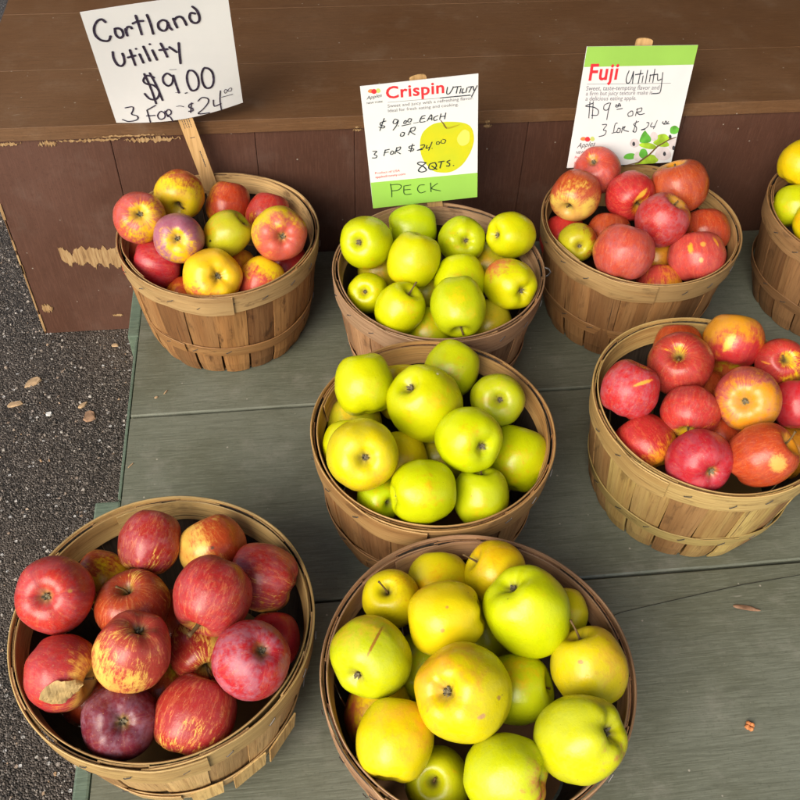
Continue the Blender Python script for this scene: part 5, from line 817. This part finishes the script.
SHAPES = [(2,'green_band','band',0,0,[(0.0033,0.7669),(1.001,0.7816),(1.0,1.0),(0.0,1.0)]),(3,'green_band','band',0,0,[(0.0,0.0),(1.0,0.0),(0.9991,0.157),(-0.0002,0.1578)]),(2,'rule','grey',0,0,[(0.221,0.1341),(0.95,0.1502),(0.95,0.1531),(0.2208,0.1371)]),(3,'rule','grey',0,0,[(0.0521,0.2939),(0.8228,0.3038),(0.8237,0.3072),(0.0527,0.2971)]),(2,'printed_apple','papple',0,1,[(0.6353,0.3331),(0.5806,0.3469),(0.5163,0.3891),(0.486,0.4424),(0.4776,0.5202),(0.4929,0.6021),(0.5412,0.6814),(0.5959,0.7284),(0.6684,0.7471),(0.7415,0.7507),(0.8069,0.7307),(0.872,0.6846),(0.9284,0.6089),(0.9599,0.5324),(0.9636,0.4686),(0.9439,0.4037),(0.9052,0.3687),(0.8512,0.3496),(0.7897,0.3387),(0.7126,0.3311)]),(2,'printed_apple_hollow','papple_dk',1,1,[(0.7189,0.3869),(0.7733,0.3854),(0.8434,0.3646),(0.7891,0.3689),(0.7347,0.3746),(0.6888,0.3542)]),(2,'printed_apple_shine','papple_lt',1,1,[(0.9251,0.4959),(0.9124,0.5219),(0.8865,0.536),(0.8588,0.5381),(0.8373,0.5287),(0.8199,0.5071),(0.8122,0.4787),(0.8222,0.4518),(0.8422,0.4294),(0.8629,0.4136),(0.8865,0.41),(0.9106,0.4203),(0.9245,0.4398),(0.9274,0.4659)]),(2,'printed_apple_stem','pbrown',2,0,[(0.6632,0.3105),(0.6746,0.315),(0.7044,0.3488),(0.7252,0.3834),(0.715,0.3845),(0.6927,0.3511)]),(2,'logo_apple','lorange',0,1,[(0.1125,0.0422),(0.1111,0.0481),(0.1023,0.0522),(0.091,0.0538),(0.0804,0.0528),(0.0697,0.049),(0.0621,0.0433),(0.062,0.0372),(0.067,0.0316),(0.0733,0.0273),(0.0829,0.0255),(0.0947,0.0267),(0.1037,0.0302),(0.1089,0.0357)]),(2,'logo_apple','lgreen',0,1,[(0.1678,0.0443),(0.1665,0.0515),(0.1596,0.0566),(0.1508,0.059),(0.1428,0.0582),(0.1346,0.0542),(0.1289,0.0478),(0.1292,0.0406),(0.1332,0.0337),(0.1383,0.0284),(0.1457,0.026),(0.1547,0.0268),(0.1614,0.0307),(0.1653,0.0368)]),(2,'logo_apple','red',1,1,[(0.1353,0.0463),(0.1338,0.054),(0.1259,0.0595),(0.1158,0.062),(0.1064,0.0611),(0.0971,0.0567),(0.0906,0.0497),(0.0908,0.042),(0.0954,0.0346),(0.1012,0.0289),(0.1097,0.0263),(0.1202,0.0273),(0.128,0.0315),(0.1324,0.0382)]),(3,'logo_apple','lorange',0,1,[(0.1323,0.7515),(0.1329,0.7587),(0.1249,0.7641),(0.1135,0.7668),(0.102,0.7663),(0.0895,0.7625),(0.0795,0.7563),(0.0774,0.749),(0.0807,0.742),(0.0859,0.7365),(0.0954,0.7337),(0.1083,0.7343),(0.119,0.7379),(0.1263,0.744)]),(3,'logo_apple','lgreen',0,1,[(0.2096,0.7549),(0.2107,0.7635),(0.205,0.7701),(0.1965,0.7735),(0.1877,0.7731),(0.1776,0.7688),(0.1694,0.7617),(0.1672,0.753),(0.1692,0.7446),(0.1728,0.7379),(0.1798,0.7345),(0.1897,0.7349),(0.1981,0.7391),(0.2043,0.7461)]),(3,'logo_apple','red',1,1,[(0.1678,0.7561),(0.1688,0.7653),(0.1623,0.7724),(0.1524,0.776),(0.1422,0.7756),(0.1308,0.771),(0.1215,0.7631),(0.1191,0.7539),(0.1215,0.7449),(0.1257,0.7377),(0.1338,0.734),(0.1453,0.7345),(0.155,0.739),(0.1619,0.7467)]),(3,'printed_leaf','lleaf2',0,1,[(0.9197,0.7724),(0.9258,0.7904),(0.9112,0.8073),(0.8868,0.8186),(0.8602,0.8218),(0.8289,0.8172),(0.802,0.8054),(0.7925,0.7877),(0.7956,0.7687),(0.8039,0.7528),(0.8236,0.7421),(0.8536,0.7384),(0.8802,0.7434),(0.9011,0.7559)]),(3,'printed_leaf','lleaf2',1,1,[(0.9375,0.8366),(0.936,0.8497),(0.9104,0.8553),(0.8758,0.8543),(0.8424,0.8475),(0.8074,0.8346),(0.781,0.8187),(0.7782,0.8049),(0.7909,0.7942),(0.8084,0.7871),(0.8371,0.7869),(0.8746,0.7944),(0.9042,0.8061),(0.9231,0.8205)]),(3,'printed_leaf','lleaf2',0,1,[(0.8239,0.8565),(0.8219,0.8678),(0.793,0.8713),(0.7539,0.8686),(0.7165,0.861),(0.6773,0.8478),(0.6481,0.8327),(0.645,0.8205),(0.6596,0.8118),(0.6795,0.8066),(0.7118,0.8079),(0.754,0.8164),(0.787,0.8282),(0.808,0.8417)]),(3,'printed_leaf','lleaf',1,1,[(0.6686,0.7027),(0.6431,0.7552),(0.6453,0.8016),(0.7025,0.812),(0.7467,0.8024),(0.7426,0.7673),(0.6994,0.727)]),(3,'printed_leaf','lleaf2',0,1,[(0.8576,0.9581),(0.8631,0.9785),(0.8415,0.997),(0.8077,1.009),(0.772,1.0118),(0.7314,1.0057),(0.6977,0.9917),(0.6877,0.9718),(0.6944,0.9507),(0.7077,0.933),(0.7351,0.9216),(0.7751,0.9183),(0.8095,0.9247),(0.8353,0.9392)]),(3,'printed_leaf','lleaf',0,1,[(0.6427,0.923),(0.6447,0.9352),(0.6275,0.9456),(0.602,0.9518),(0.5761,0.9526),(0.5473,0.948),(0.5241,0.9389),(0.5187,0.9269),(0.5254,0.9145),(0.5365,0.9044),(0.5574,0.8983),(0.5867,0.8974),(0.611,0.902),(0.6283,0.9113)]),(3,'printed_leaf','lleaf2',0,1,[(0.731,1.0228),(0.7339,1.0413),(0.722,1.0553),(0.7035,1.0625),(0.6839,1.0613),(0.6616,1.0519),(0.6431,1.0362),(0.6375,1.0176),(0.6413,0.9996),(0.6486,0.9855),(0.6637,0.9782),(0.6858,0.9794),(0.7047,0.9885),(0.7188,1.0038)]),(3,'printed_leaf','lleaf',0,1,[(0.9972,0.6943),(1.0061,0.71),(1.0011,0.7265),(0.988,0.739),(0.9712,0.7442),(0.9492,0.7428),(0.9281,0.7346),(0.917,0.7196),(0.9138,0.7021),(0.9151,0.6869),(0.9253,0.6756),(0.9442,0.6696),(0.9632,0.6718),(0.9804,0.6811)]),(3,'printed_leaf','lleaf',1,1,[(0.7445,0.908),(0.7478,0.9275),(0.738,0.9425),(0.7219,0.9503),(0.7047,0.9494),(0.6846,0.9398),(0.6676,0.9234),(0.6619,0.9039),(0.6645,0.8849),(0.6703,0.8698),(0.6834,0.862),(0.7027,0.8629),(0.7198,0.8722),(0.7329,0.8882)]),(3,'printed_blossom','blossom',0,1,[(0.8087,0.7586),(0.8119,0.7764),(0.8026,0.7901),(0.7875,0.7974),(0.7712,0.7966),(0.7522,0.7879),(0.7361,0.7731),(0.7308,0.7552),(0.7331,0.7378),(0.7387,0.724),(0.7509,0.7167),(0.7693,0.7175),(0.7854,0.726),(0.7978,0.7405)]),(3,'printed_blossom','blossom',0,1,[(0.977,0.9196),(0.9816,0.9467),(0.9613,0.9673),(0.9298,0.9777),(0.8967,0.976),(0.8593,0.962),(0.8285,0.9389),(0.8197,0.9118),(0.8264,0.8855),(0.839,0.8649),(0.8646,0.8543),(0.9016,0.8561),(0.9333,0.8694),(0.9568,0.8919)]),(3,'printed_blossom','blossom',0,1,[(1.0193,0.8345),(1.0241,0.8582),(1.0136,0.8767),(0.9957,0.8863),(0.9758,0.8854),(0.9526,0.8738),(0.9323,0.8539),(0.925,0.8301),(0.9269,0.8068),(0.9329,0.7883),(0.9473,0.7787),(0.9696,0.7796),(0.9894,0.7908),(1.0052,0.8104)]),(3,'printed_blossom','blossom',0,1,[(0.642,0.8092),(0.6446,0.8262),(0.6327,0.8392),(0.6144,0.8458),(0.5953,0.8449),(0.5737,0.8364),(0.5558,0.822),(0.5507,0.805),(0.5546,0.7885),(0.5621,0.7754),(0.577,0.7687),(0.5986,0.7697),(0.6169,0.7779),(0.6305,0.7919)]),(3,'printed_blossom','blossom',0,1,[(0.7013,0.9335),(0.7046,0.953),(0.694,0.968),(0.6771,0.9757),(0.659,0.9748),(0.6381,0.9651),(0.6204,0.9486),(0.6149,0.9291),(0.6178,0.91),(0.6242,0.8949),(0.6379,0.8872),(0.6583,0.8882),(0.676,0.8975),(0.6895,0.9136)]),(3,'blossom_heart','dark',1,1,[(0.9263,0.9187),(0.9262,0.9328),(0.9166,0.9381),(0.9041,0.9317),(0.8969,0.9172),(0.8983,0.9032),(0.9066,0.8979),(0.9179,0.9042)]),(3,'blossom_heart','dark',1,1,[(1.0047,0.8693),(1.0047,0.8834),(0.9951,0.8887),(0.9826,0.8823),(0.9753,0.8679),(0.9766,0.854),(0.9849,0.8486),(0.9962,0.8549)]),(3,'blossom_heart','dark',1,1,[(0.6038,0.8152),(0.6034,0.8289),(0.594,0.8342),(0.582,0.8279),(0.5754,0.8139),(0.577,0.8003),(0.5852,0.795),(0.596,0.8012)]),(3,'blossom_heart','dark',1,1,[(0.9444,0.7684),(0.9443,0.7822),(0.9348,0.7875),(0.9224,0.7812),(0.9153,0.7671),(0.9166,0.7534),(0.9248,0.7481),(0.936,0.7543)]),(3,'printed_twig','pbrown',2,0,[(0.5563,1.0268),(0.6646,0.9792),(0.7595,0.9104),(0.8201,0.8425),(0.9255,0.7847),(0.9902,0.7689),(0.9922,0.7767),(0.9325,0.7952),(0.8295,0.8531),(0.7694,0.9235),(0.6747,0.9933),(0.5603,1.0374)]),(3,'printed_shadow_leaf','dark',1,1,[(0.8339,1.0244),(0.8244,1.0395),(0.7867,1.044),(0.7461,1.0352),(0.7292,1.0187),(0.7429,1.0039),(0.7762,0.9992),(0.8126,1.0076)])]

QUADS = {1: ((-.250, 1.130, .456), (-.073, 1.156, .465), (-.072, 1.210, .281), (-.248, 1.184, .272)),
         2: ((.085, 1.075, .375), (.236, 1.072, .389), (.255, 1.085, .189), (.104, 1.088, .175)),
         3: ((.398, 1.146, .382), (.568, 1.175, .364), (.558, 1.134, .200), (.388, 1.105, .218))}
QUADS[3] = tuple((x*1.03, y*1.03, .9925-(.9925-z)*1.03) for x, y, z in QUADS[3])
QUADS[1] = tuple((x, y-.004, z) for x, y, z in QUADS[1])
class Sheet:
    def __init__(s, k):
        s.q = [Vector(p) for p in QUADS[k]]; s.k = k
        s.w = (s.q[1]-s.q[0]).length; s.h = (s.q[3]-s.q[0]).length
        s.n = (s.q[3]-s.q[0]).cross(s.q[1]-s.q[0]).normalized()
        if s.n.y > 0: s.n = -s.n
    def P(s, u, v, lift=0.0):
        a_ = s.q[0].lerp(s.q[1], u); b_ = s.q[3].lerp(s.q[2], u); p = a_.lerp(b_, v)
        bend = 0; dn = Vector((0, 0, 0))
        if s.k == 1:
            bend = .0085*math.sin(math.pi*u)*v*v-.0015*math.sin(math.pi*u)      # paper curls forward along its lower edge
            dn = (s.q[3]-s.q[0]).normalized()*.006*math.sin(math.pi*u)*v**3
        return p+s.n*(lift+bend)+dn
def grid_sheet(S, mat, par, th):
    n, m = 24, 24; vs, fs = [], []
    for l in (0, -th):
        for j in range(m+1):
            for i in range(n+1): vs.append(tuple(S.P(i/n, j/m, l)-par.location))
    W = (n+1)*(m+1)
    for j in range(m):
        for i in range(n): q = j*(n+1)+i; fs.append((q, q+n+1, q+n+2, q+1)); q += W; fs.append((q, q+1, q+n+2, q+n+1))
    edge = [i for i in range(n+1)]+[j*(n+1)+n for j in range(1, m+1)]+[m*(n+1)+i for i in range(n-1, -1, -1)]+[j*(n+1) for j in range(m-1, 0, -1)]
    for a_, b_ in zip(edge, edge[1:]+edge[:1]): fs.append((a_, b_, b_+W, a_+W))
    o = pydata('board', vs, fs, mat, par, False); return o
def smooth_line(pts, asp):
    P = [Vector((p[0], p[1]*asp, 0)) for p in pts]
    if len(P) < 3:
        out = [P[0].lerp(P[-1], k/6) for k in range(7)]
    else:
        out = []
        for k in range(len(P)-1):
            p0, p1, p2, p3 = P[max(k-1, 0)], P[k], P[k+1], P[min(k+2, len(P)-1)]
            for u in [q/6 for q in range(6)]:
                out.append(.5*((2*p1)+(-p0+p2)*u+(2*p0-5*p1+4*p2-p3)*u*u+(-p0+3*p1-3*p2+p3)*u**3))
        out.append(P[-1])
    return out
def stroke_mesh(S, strokes, mat, par, name, lift):
    vs, fs = [], []; asp = S.h/S.w; pxw = {1: 1/147., 2: 1/118., 3: 1/111.}[S.k]; rnd = random.Random(S.k)
    for si, (w_, pts) in enumerate(strokes):
        line = smooth_line(pts, asp); hw = w_*pxw/2; lf = lift+si*.000012; L, Rr = [], []
        ext = [line[0]-(line[1]-line[0]).normalized()*hw*.7]+line+[line[-1]+(line[-1]-line[-2]).normalized()*hw*.7] if (line[1]-line[0]).length > 1e-6 and (line[-1]-line[-2]).length > 1e-6 else line
        for i, p in enumerate(ext):
            d = (ext[min(i+1, len(ext)-1)]-ext[max(i-1, 0)]); d = d.normalized() if d.length > 1e-7 else Vector((1, 0, 0)); nn = Vector((-d.y, d.x, 0))
            k = hw*(.45 if i in (0, len(ext)-1) else 1)*(1+.12*noise.noise(Vector((p.x*40, p.y*40, si))))
            L.append(p+nn*k); Rr.append(p-nn*k)
        b0 = len(vs)
        for l, r in zip(L, Rr):
            vs.append(tuple(S.P(l.x, l.y/asp, lf)-par.location)); vs.append(tuple(S.P(r.x, r.y/asp, lf)-par.location))
        for i in range(len(L)-1): q = b0+2*i; fs.append((q, q+1, q+3, q+2))
    return pydata(name, vs, fs, mat, par)
def print_text(S, s, a_, b_, mat, par, off, lift=.0004):
    cu_ = bpy.data.curves.new('txt', 'FONT'); cu_.body = s; cu_.size = 1; cu_.offset = max(0, off)*.9; cu_.resolution_u = 3
    if off < 0: cu_.shear = .35
    if off > 0: cu_.space_character = 1.06
    to = bpy.data.objects.new('txt', cu_); col.objects.link(to); dg = bpy.context.evaluated_depsgraph_get(); dg.update()
    me = bpy.data.meshes.new_from_object(to.evaluated_get(dg)); bpy.data.objects.remove(to); bpy.data.curves.remove(cu_)
    xs_ = [v.co.x for v in me.vertices]; x0, x1 = min(xs_), max(xs_)
    A = Vector((a_[0]*S.w, a_[1]*S.h)); B = Vector((b_[0]*S.w, b_[1]*S.h)); d = B-A; k = d.length/(x1-x0); d.normalize(); up = Vector((d.y, -d.x))
    for v in me.vertices:
        q = A+d*((v.co.x-x0)*k)+up*(v.co.y*k); v.co = S.P(q.x/S.w, q.y/S.h, lift)-par.location
    return link('printed_words', me, mat, par)
def shape(S, name, mat, lay, smooth, pts, par):
    asp = S.h/S.w; P = [Vector((p[0], p[1]*asp, 0)) for p in pts]
    if smooth:
        n = len(P); out = []
        for k in range(n):
            p0, p1, p2, p3 = P[k-1], P[k], P[(k+1) % n], P[(k+2) % n]
            for u in (0, .25, .5, .75): out.append(.5*((2*p1)+(-p0+p2)*u+(2*p0-5*p1+4*p2-p3)*u*u+(-p0+3*p1-3*p2+p3)*u**3))
        P = out
    lf = .00025+lay*.0001+shape.c*.000004; shape.c += 1
    bm = bmesh.new(); vv = [bm.verts.new(S.P(max(0, min(1, p.x)), max(0, min(1, p.y/asp)), lf)-par.location) for p in P]
    f = bm.faces.new(vv); bmesh.ops.triangulate(bm, faces=[f])
    return obj(name, bm, mat, par)
shape.c = 0
def stake(a_, b_, wd, th, par, facing):
    a_, b_ = Vector(a_), Vector(b_); d = (b_-a_); L = d.length; d.normalize(); nn = Vector(facing); nn = (nn-d*nn.dot(d)).normalized(); s = d.cross(nn)
    bm = bmesh.new(); n = 8; pf, pb = [], []
    out = [(-wd/2, 0), (wd/2, 0)]+[(wd/2*math.cos(math.pi*k/n), L-wd*.16+wd*.16*math.sin(math.pi*k/n)) for k in range(n+1)]
    for l in (0, -th):
        ring = [bm.verts.new(a_-par.location+s*x_+d*y_+nn*l) for x_, y_ in out]; (pf if l == 0 else pb).extend(ring)
    bm.faces.new(pf); bm.faces.new(pb[::-1])
    for k in range(len(pf)): q = (k+1) % len(pf); bm.faces.new((pf[k], pb[k], pb[q], pf[q]))
    bmesh.ops.recalc_face_normals(bm, faces=bm.faces)
    return obj('stake', bm, M['stake'], par), s, d, nn
SIGNLAB = {1: 'white paper sign handwritten Cortland Utility in thick marker on a wooden stake', 2: 'price card with a printed green apple and the word PECK on its green band', 3: 'price card with a green band on top and printed blossoms, behind coral red apples'}
STK = {1: ((-.1255, 1.186, .118), (-.1680, 1.196, .335), .0205), 2: ((.2075, 1.0935, .10), (.1605, 1.0885, .3800), .022), 3: ((.480, 1.166, .10), (.5030, 1.2080, .3590), .0245)}
for k in (1, 2, 3):
    S = Sheet(k); root = empty('price_sign', STK[k][0], SIGNLAB[k], 'sign', 'price signs stuck in the baskets')
    grid_sheet(S, M['paper'], root, .0004 if k == 1 else .0012)
    st, s_, d_, n_ = stake(STK[k][0], STK[k][1], STK[k][2], .003, root, (0, -1, .25))
    for (kk, nm, mt, lay, sm, pts) in SHAPES:
        if kk == k: shape(S, nm, M[mt], lay, sm, pts, root)
    for (kk, s, a_, b_, mt, off) in TEXTS:
        if kk == k: print_text(S, s, a_, b_, M[mt], root, off)
    for key in sorted({(ks_, g_) for (ks_, g_, w_, p) in STROKES if ks_[0] == str(k)}):
        stroke_mesh(S, [(w_, p) for (ks_, g_, w_, p) in STROKES if (ks_, g_) == key], M['pen_green' if key[0][-1] == 'g' else ('marker' if k == 1 else 'pen')], root, 'handwriting', .0007)
    if k == 1:
        # lines of small illegible print and a ruled mark burned into the stake
        L0 = (Vector(STK[1][1])-Vector(STK[1][0])).length; bm = bmesh.new(); rnd = random.Random(4)
        def dash(cx, y0, y1, w_):
            vv = [bm.verts.new(Vector(STK[1][0])-root.location+s_*px+d_*py+n_*.0003) for px, py in ((cx-w_, y0), (cx+w_, y0), (cx+w_, y1), (cx-w_, y1))]; bm.faces.new(vv)
        for cx in (-.0052, -.0020, .0012, .0045):
            yy_ = L0*.62
            while yy_ < L0*.9:
                ln = rnd.uniform(.0012, .004); dash(cx, yy_, yy_+ln, .00045); yy_ += ln+.0009
        dash(.0002, L0*.545, L0*.549, .0035); 
        yy_ = L0*.32
        while yy_ < L0*.44: ln = rnd.uniform(.001, .0022); dash(.0035, yy_, yy_+ln, .0007); yy_ += ln+.0007
        obj('stake_print', bm, M['dark'], root)
